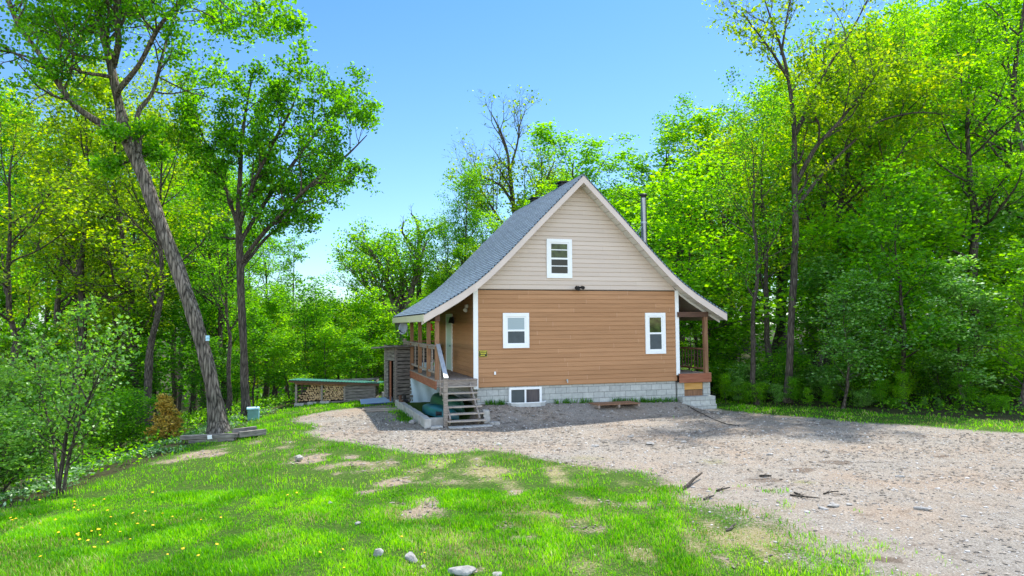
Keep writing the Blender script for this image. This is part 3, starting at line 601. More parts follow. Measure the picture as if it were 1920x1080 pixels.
# ---- stairs
SX0, SX1 = -1.26, -0.20
st = hbuild(hb().bar((SX0 + .06, DY0 + .0, DZ - .19), (SX0 + .06, -1.62, -.36), .045, .26).bar((SX1 - .10, DY0 + .0, DZ - .19), (SX1 - .10, -1.62, -.36), .045, .26), 'stairs', M['wood_grey']); st['label'] = 'six open grey plank steps'
for k in range(6):
    z = DZ - .19 - k * .185; y = DY0 - .02 - k * .235
    hbuild(hb().box(SX0 - .02, SX1 + .04 + .012 * k, y - .26, y, z - .04, z), 'tread', M['wood_tread'], st, bevel=.005)
hbuild(hb().box(SX0 - .11, SX0 + .01, -1.56, -1.44, -.52, .93), 'newel_post', M['wood_grey'], st, bevel=.006)
hbuild(hb().bar((SX0 - .05, -1.60, .95), (DX + .12, -.20, 1.93), .13, .045), 'handrail', M['galv'], st)
for i in range(5):
    t = (i + .5) / 5; y = -1.3 + t * .98; zt = .95 + (y + 1.6) / 1.4 * .98 - .02
    zb = -.43 + (y + 1.5) / 1.2 * 1.05
    if i in (3,): hbuild(hb().box(SX0 - .06, SX0 - .02, y, y + .04, zb, zt), 'baluster', M['wood_grey'], st)
# ---- right porch
RY0 = -0.12; R0, R1 = WX1 + .04, 8.66
b = hb()
for i in range(8): b.box(R0 + i * .162, R0 + i * .162 + .155, RY0, 7.2, .715, .75)
rp = hbuild(b, 'porch', M['wood_deck']); rp['label'] = 'right-hand porch on a block base'
hbuild(hb().box(R0 - .03, R1, RY0 - .04, RY0 - .002, .43, .75), 'beam', M['wood_red'], rp)
hbuild(hb().box(R1 - .04, R1, RY0, 7.2, .43, .714), 'beam', M['wood_brown'], rp)
zt = prof(8.55 - RX) - .28
for y in (RY0 + .0, 3.5, 6.9): hbuild(hb().box(8.44, 8.58, y, y + .14, .75, zt - .2), 'post', M['wood_brown'], rp, bevel=.006)
hbuild(hb().box(WX1 + .04, 8.62, RY0 + .0, RY0 + .12, zt - .215 , zt - .03), 'header', M['wood_dark'], rp)
hbuild(hb().box(8.43, 8.60, RY0 + .121, 7.2, zt - .2, zt - .02), 'header', M['wood_dark'], rp)
for z in (1.60, .86): hbuild(hb().box(WX1 + .04, 8.44, 6.95, 7.02, z, z + .06), 'rail', M['wood_brown'], rp)
for i in range(11): hbuild(hb().box(WX1 + .10 + i * .098, WX1 + .128 + i * .098, 6.97, 7.0, .92, 1.60), 'baluster', M['wood_dark'], rp)
for z in (1.58, .86): hbuild(hb().box(8.48, 8.54, .03, 6.9, z, z + .06), 'rail', M['wood_brown'], rp)
for i in range(30): hbuild(hb().box(8.495, 8.525, .25 + i * .22, .275 + i * .22, .92, 1.58), 'baluster', M['wood_dark'], rp)
# block base under the right porch
b = hb().box(R0 - .02, R0 + .26, .02, 7, -.9, .43).box(8.42, 8.70, .0, 7, -.9, .43).box(R0 + .0, 8.72, -.30, -.002, -.9, -.06).box(R0 + .0, 8.74, -.34, -.301, -.9, -.34)
hbuild(b, 'porch_base', M['block'])
hbuild(hb().box(R0 + .262, 8.418, .05, .09, .16, .40), 'plank', M['wood_orange'], rp)
hbuild(hb().box(R0 + .262, 8.418, .06, .10, -.28, .14), 'plank', M['wood_brown'], rp)
# ------------------------------------------------------------------ things round the house
def at_house(name, lx, ly, z=None, rz=0, label=None, cat=None, group=None):
    p = loc(lx, ly); zz = ghs(*p) if z is None else z
    return tag(empty(name, (p[0], p[1], zz), HA + rz), label, cat, group)
def local_h(lx, ly): return ghs(*loc(lx, ly))
# yellow and black sign by the corner board
sg = at_house('warning_sign', .225, -.03, 1.49, 0, 'small black and yellow notice board on the brown wall beside the white corner', 'sign')
MB().box(-.14, .14, -.012, 0, 0, .21).build('board', M['sign_yellow'], sg)
MB().box(-.131, .131, -.016, -.0125, .010, .200).build('face', M['black'], sg)
b = MB(); rr = random.Random(4)
for r, z in enumerate((.148, .092, .034)):
    x = -.10 + (0.012 if r else 0)
    while x < .095 - (.03 if r == 2 else 0):
        w = rr.uniform(.012, .024); b.box(x, x + w, -.019, -.0165, z, z + .036); x += w + .007
b.build('lettering', M['sign_yellow'], sg)
# window well
ww = at_house('window_well', 1.67, -.05, local_h(1.67, -.3) - .15, 0, 'curved galvanised window well in front of the basement window', 'window well')
b = MB(); P = [(-.66, .0), (-.66, -.16), (-.58, -.30), (-.40, -.38), (0, -.40), (.40, -.38), (.58, -.30), (.66, -.16), (.66, .0)]
for i in range(len(P) - 1):
    (x0, y0), (x1, y1) = P[i], P[i + 1]
    for k in range(4):
        z0 = .00 + k * .06; o = .012 if k % 2 else 0
        b.bar((x0 * (1 + o), y0 * (1 + o), z0 + .03), (x1 * (1 + o), y1 * (1 + o), z0 + .03), .012, .06)
b.build('corrugated_shell', M['galv'], ww)
b = MB(); b.tube([(x, y, .25) for x, y in P], .014, 6); b.build('rim', M['white_trim'], ww)
# pallet against the wall
pl = at_house('pallet', 4.62, -.62, local_h(4.62, -.62), 0.02, 'low wooden pallet lying by the block wall', 'pallet')
b = MB()
for i in range(7): b.box(-.78, .78, -.38 + i * .11, -.29 + i * .11, .10, .122)
b.build('deck_boards', M['wood_brown'], pl)
for x in (-.76, -.03, .70): MB().box(x, x + .06, -.38, .38, .01, .099).build('bearer', M['wood_deck'], pl)
# concrete blocks stacked at the foot of the stairs
def cinder(lx, ly, z, rz, label, w=.39, d=.19, h=.19):
    o = at_house('concrete_block', lx, ly, z, rz, label, 'block')
    b = MB(); t = .03
    b.box(-w / 2, w / 2, -d / 2, -d / 2 + t, 0, h).box(-w / 2, w / 2, d / 2 - t, d / 2, 0, h)
    for x in (-w / 2, -t / 2, w / 2 - t): b.box(x, x + t, -d / 2 + t, d / 2 - t, 0, h)
    b.build('shell', M['concrete'], o, bevel=.004); return o
g0 = local_h(-.02, -1.35)
cinder(.00, -.95, local_h(0, -.95) - .03, 1.55, 'grey concrete block against the stair side, rearmost of three')
cinder(-.03, -1.33, g0 - .03, 1.6, 'grey concrete block standing beside the lowest steps')
o = cinder(-.03, -1.33, g0 + .162, 1.5, 'grey hollow block stacked on another beside the lowest steps', .34)
o = at_house('stone_paver', .13, -1.72, local_h(.13, -1.72), .25, 'pale stone lump lying at the right foot of the steps', 'paver'); MB().box(-.16, .16, -.10, .10, -.02, .10).build('slab', M['rock'], o, bevel=.02)
o = at_house('paving_slab', -.95, -1.86, local_h(-.95, -1.86), .02, 'flat grey slab under the foot of the stair post', 'paver'); MB().box(-.33, .35, -.17, .17, -.02, .035).build('slab', M['concrete'], o, bevel=.008)
o = at_house('paving_slab', -.30, -1.80, local_h(-.30, -1.80), -.02, 'flat grey slab under the right end of the lowest step', 'paver'); MB().box(-.28, .33, -.17, .17, -.02, .037).build('slab', M['concrete'], o, bevel=.008)
o = at_house('paving_slab', -1.62, -1.62, local_h(-1.62, -1.62), .1, 'small tilted slab left of the stair post', 'paver'); MB().box(-.20, .17, -.14, .14, -.02, .06).build('slab', M['concrete'], o, bevel=.008)
# low retaining edge of concrete kerb blocks under the porch
for k in range(6):
    y = -1.15 + k * .98; x = -1.86 - .03 * k
    o = at_house('kerb_block', x, y, local_h(x, y) - .06, math.pi / 2 + .02 * (k % 3 - 1), 'concrete edging block under the porch side, %s' % ['at the corner next to the stairs', 'second from the stairs', 'third from the stairs', 'fourth from the stairs', 'fifth from the stairs', 'farthest from the stairs'][k], 'block', 'edging blocks along the porch')
    MB().box(-.48, .48, -.10, .10, 0, .33).build('block', M['concrete'], o, bevel=.012)
o = at_house('kerb_block', -1.45, -1.22, local_h(-1.45, -1.22) - .05, 0, 'short edging block turned across beside the stair post', 'block', 'edging blocks along the porch')
MB().box(-.32, .22, -.10, .10, 0, .30).build('block', M['concrete'], o, bevel=.012)
o = at_house('footing_block', -2.02, 6.7, local_h(-2.02, 6.7) - .1, .1, 'square grey concrete footing below the orange porch post', 'block'); MB().box(-.30, .30, -.28, .28, 0, .42).build('block', M['concrete'], o, bevel=.012)
# upside-down canoe and kayak under the porch
def hull(name, L, W_, Hh, m, n=22, power=2.4, keel=0.0):
    V = []; Fc = []; k = 11
    for i in range(n + 1):
        t = i / n * 2 - 1; w = max(.02, (1 - abs(t) ** power)) * W_ / 2; h = Hh * (0.45 + .55 * (1 - abs(t) ** 4)) if abs(t) < 1 else Hh * .45
        for j in range(k):
            a = math.pi * j / (k - 1); c = math.cos(a); s_ = math.sin(a)
            V.append((t * L / 2, math.copysign(abs(c) ** .75, c) * w, abs(s_) ** .8 * h * (1 - .12 * abs(t)) + (keel if j == k // 2 else 0)))
    for i in range(n):
        for j in range(k - 1): Fc.append((i * k + j, (i + 1) * k + j, (i + 1) * k + j + 1, i * k + j + 1))
    Fc += [tuple(range(k)), tuple(n * k + j for j in range(k))[::-1]]
    return np.array(V), Fc
cn = at_house('canoe', -.72, 1.35, local_h(-.72, 1.3) + .22, math.pi / 2 + .08, 'dark green canoe lying upside down under the porch', 'canoe')
V_, Fc = hull('canoe', 3.6, .88, .50, None); b = MB().add(V_, Fc); b.build('hull', M['canoe'], cn, smooth=True)
b = MB()
for s in (-1, 1): b.tube([(t * 1.8, s * max(.02, (1 - abs(t) ** 2.4)) * .44, .0) for t in np.linspace(-1, 1, 17)], .02, 6)
b.build('gunwale', M['black'], cn)
ky = at_house('kayak', -1.15, .35, local_h(-1.1, .3) + .13, math.pi / 2 + .22, 'shiny teal kayak lying upside down in front of the green canoe', 'kayak')
V_, Fc = hull('kayak', 3.0, .70, .30, None, power=2.0, keel=.02); MB().add(V_, Fc).build('hull', M['kayak'], ky, smooth=True)
b = MB(); b.box(-1.2, -1.1, -.05, .05, -.11, .05).box(1.0, 1.1, -.05, .05, -.11, .05); b.build('bearer', M['black'], ky)
o = at_house('tow_reel', -1.42, -.98, local_h(-1.42, -.98) + .27, 0, 'small dark reel on the edging beside the stair post', 'reel'); MB().tube([(-.07, 0, .07), (.07, 0, .07)], .06, 12).tube([(-.085, 0, .07), (-.065, 0, .07)], .07, 12).tube([(.065, 0, .07), (.085, 0, .07)], .07, 12).build('drum', M['black'], o)
o = at_house('work_boots', -1.92, 3.35, local_h(-1.92, 3.35) + .27, .3, 'pair of worn dark boots left on the edging under the porch', 'boots')
for s in (-1, 1): MB().tube([(s * .09, .10, .0), (s * .09, .10, .12), (s * .09, .09, .24)], [.05, .055, .055], 10).tube([(s * .09, .10, .045), (s * .09, -.06, .045), (s * .09, -.14, .04)], [.05, .05, .03], 10).build('boot', M['black'] if s > 0 else M['wood_dark'], o)
# white sheet wall, tarp bundle under the porch
o = at_house('white_sheet', -.75, 5.4, local_h(-.75, 5.4), 0, 'pale blue-white sheet hung upright below the porch floor', 'tarp')
b = MB(); n = 14
V_ = [(-.62 + 1.24 * i / n + .0, .04 * math.sin(i * 1.3 + j), j * .24) for j in range(5) for i in range(n + 1)]; V_ += [(v[0], v[1] + .015, v[2]) for v in V_]; o2 = 5 * (n + 1)
Fc = [(j * (n + 1) + i, j * (n + 1) + i + 1, (j + 1) * (n + 1) + i + 1, (j + 1) * (n + 1) + i) for j in range(4) for i in range(n)]
Fc += [tuple(o2 + q for q in f[::-1]) for f in Fc]; b.add(V_, Fc).build('sheet', M['tarp_white'], o, smooth=True)
MB().tube([(-.62, .06, 0), (-.62, .06, .99)], .02, 6).tube([(.62, .06, 0), (.62, .06, .99)], .02, 6).build('stake', M['white_trim'], o)
o = at_house('tarp_bundle', -1.50, 7.05, .36, 0, 'green tarp bundle tied under the far porch corner', 'tarp')
V_, Fc = hull('tarp', .55, .34, .34, None, 12, 4); MB().add(V_ * np.array([1, 1, 1]), Fc).build('bundle', M['tarp_green'], o, smooth=True); MB().bar((-.1, 0, .30), (-.1, 0, .46), .02, .02).build('cord', M['black'], o)
# on the porch
o = at_house('kettle_grill', -.78, 3.0, DZ, 0, 'round black kettle grill on the porch floor by the door', 'grill')
MB().tube([(0, 0, .50), (0, 0, .58), (0, 0, .72), (0, 0, .86), (0, 0, .93)], [.14, .24, .28, .20, .03], 16).build('bowl', M['black'], o, smooth=True)
for k in range(3): MB().tube([(.12 * math.cos(k * 2.1), .12 * math.sin(k * 2.1), .54), (.26 * math.cos(k * 2.1), .26 * math.sin(k * 2.1), .012)], .014, 6).build('leg', M['galv'], o)
o = at_house('cooler_box', -.85, 4.9, DZ, .1, 'white and blue cooler box on the porch floor', 'cooler')
MB().box(-.26, .26, -.18, .18, 0, .30).build('body', M['tarp_white'], o, bevel=.02); MB().box(-.27, .27, -.19, .19, .302, .37).build('lid', M['sled_navy'], o, bevel=.02)
o = at_house('wooden_crate', -.95, 6.1, DZ, .1, 'pale yellow wooden crate at the far end of the porch', 'crate')
b = MB()
for z in (.0, .13, .26): b.box(-.25, .25, -.20, -.18, z, z + .11).box(-.25, .25, .18, .20, z, z + .11).box(-.25, -.23, -.179, .179, z, z + .11).box(.23, .25, -.179, .179, z, z + .11)
b.box(-.229, .229, -.179, .179, 0, .02); b.build('slats', M['wood_orange'], o)
o = at_house('satellite_dish', DX - .10, 6.05, 2.42, 0, 'grey satellite dish on the far porch post under the eave', 'dish')
b = MB(); R_ = .27; V_ = [(0, 0, 0)]; Fc = []
for i in range(1, 5):
    for k in range(20): V_.append((-.12 * (i / 4) ** 2, .8 * R_ * i / 4 * math.cos(k * math.pi / 10), R_ * i / 4 * math.sin(k * math.pi / 10)))
Fc = [(0, 1 + k, 1 + (k + 1) % 20) for k in range(20)] + [(1 + (i - 1) * 20 + k, 1 + i * 20 + k, 1 + i * 20 + (k + 1) % 20, 1 + (i - 1) * 20 + (k + 1) % 20) for i in range(1, 4) for k in range(20)]
d_ = b.add(V_, Fc).build('reflector', M['dish'], o, smooth=True); sm = d_.modifiers.new('thick', 'SOLIDIFY'); sm.thickness = .02; d_.rotation_euler = (0, .2, .9)
MB().tube([(.02, 0, 0), (.12, 0, -.10), (.13, 0, -.3)], .02, 8).build('mount_arm', M['galv'], o); MB().tube([(-.02, -.03, -.22), (-.22, -.22, -.10)], .012, 6).tube([(-.20, -.21, -.11), (-.25, -.25, -.07)], .03, 8).build('feed_horn', M['black'], o)
o = at_house('bird_feeder', DX + .35, 2.35, 2.36, 0, 'small red hanging feeder between the porch posts', 'feeder')
MB().tube([(0, 0, 0), (0, 0, .02), (0, 0, .05)], [.09, .10, .05], 12).tube([(0, 0, .21), (0, 0, .24)], [.06, .04], 10).build('tray', M['red'], o); MB().tube([(0, 0, .05), (0, 0, .21)], .04, 10).build('bottle', M['red'], o); MB().tube([(0, 0, .24), (0, 0, .60)], .006, 5).build('hanger', M['black'], o)

# ---- tall slatted shed behind the porch
ts = tag(empty('slatted_shed', surv(741, 757), math.radians(34)), 'tall weathered slatted shed with a doorway, behind the porch', 'shed')
WL, WR, HT = 0.62, 1.5, 2.30                 # left face runs to -x, right face runs to +y... both from the near corner
b = MB(); rr = random.Random(2)
for k in range(15):
    z = .05 + k * .15; j = rr.uniform(-.006, .006)
    b.box(.02, 1.6, -.03 + j, -.005 + j, z, z + rr.uniform(.105, .125))
w1 = b.build('slat_wall', M['wood_weathered'], ts)
b = MB()
for k in range(15):
    z = .05 + k * .15
    if z < 1.65: b.box(-.03, -.005, .02, .10, z, z + .135); b.box(-.03, -.005, .62, .95, z, z + .135)
    else: b.box(-.03, -.005, .02, .95, z, z + .135)
b.build('slat_wall', M['wood_weathered'], ts)
MB().box(.0, 1.6, .06, .08, .05, 2.3).box(.06, 1.6, .94, .96, .05, 2.3).box(1.56, 1.6, .08, .94, .05, 2.3).box(.0, 1.6, .08, .94, .0, .05).build('gap_shade', M['dark_gap'], ts)  # dark sheets added behind the slats as painted shade in the gaps
for (x, y) in ((0, 0), (0, .98), (1.55, 0), (1.55, .98)): MB().box(x - .001, x + .09, y - .001, y + .09, -.25, 2.32).build('post', M['wood_grey'], ts)
MB().box(-.035, .0, .36, .46, .05, 1.68).build('door_plank', M['wood_red'], ts)
b = MB(); b.add([(-.45, -.28, 2.26), (1.9, -.28, 2.26), (1.9, 1.35, 2.16), (-.45, 1.35, 2.16), (-.45, -.28, 2.32), (1.9, -.28, 2.32), (1.9, 1.35, 2.22), (-.45, 1.35, 2.22)], [(0, 3, 2, 1), (4, 5, 6, 7), (0, 1, 5, 4), (1, 2, 6, 5), (2, 3, 7, 6), (3, 0, 4, 7)])
b.build('roof', M['wood_weathered'], ts)
ts.scale = (1, 1, .98)
# ---- low woodshed with green roof
pL = surv(553, 762); pR = surv(704, 752)
ang = math.atan2(pR[1] - pL[1], pR[0] - pL[0]); WL = math.hypot(pR[0] - pL[0], pR[1] - pL[1])
ws = tag(empty('woodshed', pL, ang), 'low open woodshed with a green metal roof at the edge of the trees', 'shed')
zL = pL[2]; zr = pR[2] - zL
def fl(x): return zr * x / WL + .13                     # floor follows the slope a little
HT0, HT1 = 1.02, .86                                    # roof height above base at left and right
for x in (0, 1.02, 1.93, WL - .08):
    top = HT0 + (HT1 - HT0) * x / WL
    for y in (0, 1.0): MB().box(x, x + .08, y, y + .08, -.45, top).build('post', M['wood_grey'], ws)
MB().bar((0, .5, fl(0) - .05), (WL, .5, fl(WL) - .05), 1.1, .06).build('floor', M['wood_weathered'], ws)
MB().bar((.0, -.01, HT0 - .07), (2.05, -.01, HT0 + (HT1 - HT0) * 2.05 / WL - .07), .03, .12).build('lintel', M['wood_brown'], ws)
b = MB()
for k in range(6):
    z = .16 + k * .135; b.bar((2.0, -.012, fl(2.0) + k * .125), (WL, -.012, fl(WL) + k * .115), .022, .10)
    b.bar((2.0, .012, fl(2.0) + .05 + k * .125), (WL, .012, fl(WL) + .05 + k * .115), .015, .03, 1)
b.build('slat_wall', [M['wood_weathered'], M['dark_gap']], ws)
b = MB()
for k in range(7): b.bar((0, 1.09, fl(0) + k * .13), (WL, 1.09, fl(WL) + k * .115), .02, .085)
for k in range(7): b.bar((-.012, .05, fl(0) + k * .13), (-.012, 1.0, fl(0) + k * .13), .02, .085)
for k in range(6): b.bar((WL + .01, .05, fl(WL) + k * .13), (WL + .01, 1.0, fl(WL) + k * .13), .02, .085)
b.build('slat_wall', M['wood_weathered'], ws)
b = MB(); nx = 60
for (y0, y1, o0) in ((-.28, 1.35, 0),):
    V_ = []; Fc = []
    for i in range(nx + 1):
        x = -.22 + (WL + .42) * i / nx; zz = HT0 + (HT1 - HT0) * x / WL + .06 + (.012 if i % 2 else -.004)
        V_ += [(x, y0, zz - .0), (x, y1, zz - .06), (x, y0, zz - .02), (x, y1, zz - .08)]
    for i in range(nx):
        a = i * 4; Fc += [(a, a + 4, a + 5, a + 1), (a + 2, a + 3, a + 7, a + 6), (a, a + 2, a + 6, a + 4), (a + 1, a + 5, a + 7, a + 3)]
    b.add(V_, Fc)
b.build('roof', M['green_metal'], ws)
MB().bar((-.2, -.2, HT0 + .0), (WL + .18, -.2, HT1 - .01), .04, .08).build('purlin', M['wood_dark'], ws)
for x, lb in ((.03, 'left'), (.55, ''), (1.05, '')):
    q = pL + np.array([math.cos(ang), math.sin(ang), 0]) * x; zz = ghs(q[0], q[1])
    o = tag(empty('concrete_block', (q[0] - .0, q[1] - .12, zz - .02), ang), 'grey concrete block propping the woodshed floor, %s' % ('under its left corner' if x < .1 else 'between the left corner and the middle post' if x < 1 else 'under the middle post'), 'block', 'blocks propping the woodshed')
    b = MB(); b.box(-.02, .34, .0, .03, 0, .15).box(-.02, .34, .16, .19, 0, .15)
    for xx in (-.02, .145, .31): b.box(xx, xx + .03, .03, .16, 0, .15)
    b.build('shell', M['concrete'], o)
# split logs: every log is an object of its own
def log_mesh(kind):
    b = MB(); L = .40
    if kind == 0: prof_ = [(math.cos(a), math.sin(a)) for a in np.linspace(0, 2 * math.pi, 9)[:-1]]
    elif kind == 1: prof_ = [(math.cos(a), math.sin(a) - .35) for a in np.linspace(0, math.pi, 7)]
    else: prof_ = [(-.5, -.6)] + [(-.5 + 1.5 * math.cos(a), -.6 + 1.5 * math.sin(a)) for a in np.linspace(.05, math.pi / 2 - .05, 5)]
    k = len(prof_); V_ = [(x, y, z) for y in (0, L) for x, z in prof_]
    b.add(V_, [tuple(range(k)), tuple(range(k, 2 * k))[::-1]], 0); b.add(V_, [(i, k + i, k + (i + 1) % k, (i + 1) % k) for i in range(k)], 1)
    o = b.build('firewood_log', [M['log_end'], M['log_bark']]); me = o.data; bpy.data.objects.remove(o); return me
logs = [log_mesh(i) for i in range(3)]
def stack(x0, x1, top, sz, y, label, group, seed, zoff=0):
    rr = random.Random(seed); row = 0; z = sz * .75; c = 0
    while True:
        x = x0 + sz * (.6 + .5 * (row % 2)) ; any_ = False
        while x < x1 - sz * .4:
            if fl(x) + z < top(x):
                o = link('firewood_log', logs[rr.choice((0, 1, 1, 2, 2))]); tag(o, label, 'log', group)
                s = sz * rr.uniform(.50, .68); lx = x + rr.uniform(-.01, .01); yy = y + rr.uniform(-.05, .05); lz = fl(x) + z + rr.uniform(-.01, .01)
                w_ = pL + np.array([math.cos(ang) * lx - math.sin(ang) * yy, math.sin(ang) * lx + math.cos(ang) * yy, 0])
                o.matrix_world = Matrix.Translation((w_[0], w_[1], zL + lz)) @ Matrix.Rotation(ang, 4, 'Z') @ Matrix.Rotation(rr.uniform(0, 6.28), 4, 'Y') @ Matrix.Diagonal((s, 1, s, 1))
                any_ = True; c += 1
            x += sz * 1.02
        z += sz * .93; row += 1
        if not any_ or row > 30: break
    return c
c1 = stack(1.10, 1.93, lambda x: HT0 + (HT1 - HT0) * x / WL - .12, .077, .06, 'split firewood log packed in the full middle bay of the woodshed', 'firewood in the middle bay', 1)
c2 = stack(.06, 1.02, lambda x: .26 + .62 * min(1, max(.22, (x + .12) / .85)), .098, .30, 'round firewood log in the sloping pile in the left bay of the woodshed', 'firewood in the left bay', 2)
print('logs', c1, c2)
# ---- sled, planks
p = surv(706, 756); o = tag(empty('plastic_sled', p, .25), 'flat blue plastic sled lying tilted in front of the slatted shed', 'sled')
b = MB(); b.add([(-.62, -.3, .02), (.62, -.3, .06), (.62, .3, .22), (-.62, .3, .14), (-.55, -.24, -.02), (.55, -.24, .0), (.55, .24, .1), (-.55, .24, .05)], [(0, 1, 2, 3)], 0)
b.add([(-.62, -.3, .02), (.62, -.3, .06), (.62, .3, .22), (-.62, .3, .14), (-.5, -.36, -.06), (.58, -.36, -.06), (.55, .24, -.02), (-.55, .24, -.02)], [(4, 5, 1, 0), (5, 6, 2, 1), (6, 7, 3, 2), (7, 4, 0, 3), (7, 6, 5, 4)], 1)
b.build('hull', [M['sled_blue'], M['sled_navy']], o, bevel=.015)
for (px, py, L, rz, lab) in ((712, 768, 1.25, .22, 'long weathered plank lying on the ground left of the porch, the rear one'), (718, 771, 1.15, .30, 'pale weathered plank lying on the ground left of the porch, the front one')):
    p = surv(px, py); o = tag(empty('plank', p, rz), lab, 'plank', 'planks on the ground'); MB().box(-L / 2, L / 2, -.07, .07, .01, .05).build('board', M['wood_tread'], o, bevel=.004)
# ---- bin
p = ray_at(477, 600, 24.2); p[2] = ghs(p[0], p[1]); o = tag(empty('storage_bin', p, .35), 'teal storage bin with a pale blue lid beside the slim trunk', 'bin')
o.scale = (.85, .85, .85)
MB().box(-.22, .20, -.18, .18, 0, .46).build('body', M['bin_teal'], o, bevel=.02); MB().box(-.255, .235, -.215, .215, .462, .53).build('lid', M['bin_lid'], o, bevel=.02); MB().box(.202, .235, -.12, .12, .03, .44).build('side_panel', M['bin_lid'], o); MB().tube([(.12, -.17, .53), (.12, -.17, .63)], .018, 6).build('handle', M['black'], o)
# ---- timber border at the leaning tree
pa = surv(340, 832); pb = surv(446, 826); pc = surv(498, 817)
o = tag(empty('timber_edging', pa, math.atan2(pb[1] - pa[1], pb[0] - pa[0])), 'long dark weathered timber edging in front of the leaning tree', 'edging')
L = float(np.linalg.norm(pb - pa)); dz = pb[2] - pa[2]
MB().bar((0, 0, .17), (L, 0, .17 + dz * .8), .14, .12).build('timber', M['wood_weathered'], o, bevel=.012)
MB().bar((.25, .02, .05), (L - .1, .02, .05 + dz * .8), .14, .12).build('timber', M['wood_weathered'], o, bevel=.012)
MB().bar((L * .5, -.09, .16 + dz * .4), (L * .5 + .13, -.09, .17 + dz * .42), .03, .11).build('patch', M['white_trim'], o, bevel=.006)
o = tag(empty('timber_tray', pb, math.atan2(pc[1] - pb[1], pc[0] - pb[0])), 'short dark timber tray at the right end of the timber edging', 'edging')
L = float(np.linalg.norm(pc - pb))
MB().bar((.02, -.02, .16), (L, .0, .14), .10, .16).build('timber', M['wood_weathered'], o, bevel=.012)
MB().bar((.1, .50, .20), (L - .02, .50, .20), .08, .12).build('timber', M['wood_weathered'], o, bevel=.012)
MB().box(.06, L - .02, .04, .46, .13, .16).build('tray_floor', M['dark_gap'], o)
# ---- cable, sticks, rocks
cp = [surv(*q) for q in ((1290, 762), (1305, 771), (1322, 779), (1340, 788), (1362, 796), (1386, 800))]
o = link('garden_cable', None); bpy.data.objects.remove(o)
b = MB(); b.tube([(q[0], q[1], q[2] + .02) for q in cp], .013, 6); tag(b.build('garden_cable', M['black']), 'thin dark cable trailing over the gravel from the right porch', 'cable')
def stick(p0, p1, r, label, m='bark_dark', lift=.03):
    a = surv(*p0); c = surv(*p1); mid = (a + c) / 2; rr = random.Random(int(p0[0]))
    b = MB(); P = [a + (c - a) * t + np.array([rr.uniform(-.02, .02), rr.uniform(-.02, .02), r + lift * t]) for t in (0, .3, .6, 1)]
    b.V = []; b.tube([q - mid for q in P], [r, r * 1.1, r * .9, r * .6], 7)
    b.tube([P[1] - mid, P[1] - mid + (c - a) * .18 + np.array([.05, .06, .04])], [r * .5, r * .2], 5)
    o = b.build('stick', M[m]); o.location = [float(x) for x in mid]; tag(o, label, 'stick')
stick((1281, 920), (1315, 897), .028, 'thick dead stick on the gravel edge beside the lawn', lift=.08)
stick((1344, 922), (1367, 919), .018, 'short dark stick lying flat right of the thick one')
stick((1425, 894), (1446, 897), .022, 'dark twig on the gravel near the wheel track')
stick((1318, 938), (1338, 935), .02, 'pale stick at the lawn edge below the thick stick', 'bark_pale')
stick((1363, 996), (1380, 988), .018, 'pale broken stick on the sparse lawn', 'bark_pale')
stick((1480, 930), (1536, 939), .015, 'long thin dead twig in the twig heap on the gravel')
stick((1490, 925), (1512, 938), .013, 'short crossed twig in the twig heap on the gravel')
stick((1545, 927), (1570, 925), .013, 'thin twig right of the twig heap on the gravel')
def rock_mesh(seed, n=16, m=10):
    r2 = np.random.default_rng(seed); V = []; ph = r2.uniform(0, 6, 6); fq = r2.uniform(1, 3, 6); pl_ = [(r2.normal(size=3), r2.uniform(.45, .85)) for _ in range(13)]
    for i in range(m + 1):
        t = math.pi * i / m
        for k in range(n):
            a = 2 * math.pi * k / n; d = np.array([math.sin(t) * math.cos(a), math.sin(t) * math.sin(a), math.cos(t)])
            r = 1 + .10 * math.sin(fq[0] * a + ph[0]) * math.sin(t) + .08 * math.sin(fq[1] * 2 * t + ph[1])
            for nn, dd in pl_:
                q = d @ (nn / np.linalg.norm(nn)) * r
                if q > dd: r *= dd / q
            V.append(d * r)
    Fc = [(i * n + k, (i + 1) * n + k, (i + 1) * n + (k + 1) % n, i * n + (k + 1) % n) for i in range(m) for k in range(n)]
    return np.array(V), Fc
def rock(px, py, wpx, hpx, label, seed, flat=.5, sink=.3):
    p = surv(px, py); d = math.hypot(p[0], p[1]); w = wpx / F * d / 2; h = max(hpx / F * d / 2 * .85, w * .28)
    V, Fc = rock_mesh(seed); V = V * np.array([w, w * .75, h])
    o = MB().add(V, Fc).build('rock', M['rock'], smooth=True); o.location = (float(p[0]), float(p[1] + w * .5), float(p[2] + h * (1 - 2 * sink)))
    o.rotation_euler = (0, 0, seed); tag(o, label, 'rock')
rock(706, 1045, 30, 26, 'pointed pale grey rock in the near lawn, leftmost of the row by the bottom edge', 1, sink=.28)
rock(768, 1055, 38, 24, 'pale grey rock in the near lawn, second from the left by the bottom edge', 2, sink=.28)
rock(862, 1083, 62, 26, 'broad flat pale rock at the bottom edge of the lawn', 3, sink=.2)
rock(932, 1083, 28, 16, 'small pale rock right of the broad flat one at the bottom edge', 4, sink=.2)
rock(793, 1067, 14, 12, 'very small rock in the grass between the two larger near rocks', 5)
rock(670, 985, 16, 13, 'small white rock in the lawn midway down', 6)
rock(618, 947, 13, 11, 'small white rock in the lawn, the higher of two small ones', 7)
rock(557, 866, 26, 20, 'pale boulder face showing in the grass bank below the timber tray', 8, sink=.2)
rock(1735, 958, 30, 9, 'flat white stone on the gravel, largest on the right', 9)
rock(1566, 952, 26, 8, 'flat white stone on the gravel below the wheel track', 10)
rock(1595, 948, 18, 7, 'small white stone right of a flat one below the wheel track', 11)
rock(1547, 956, 20, 7, 'greyish flat stone left of two white ones below the wheel track', 12)
rock(1444, 854, 16, 7, 'white stone on the gravel left of the wheel track', 13)
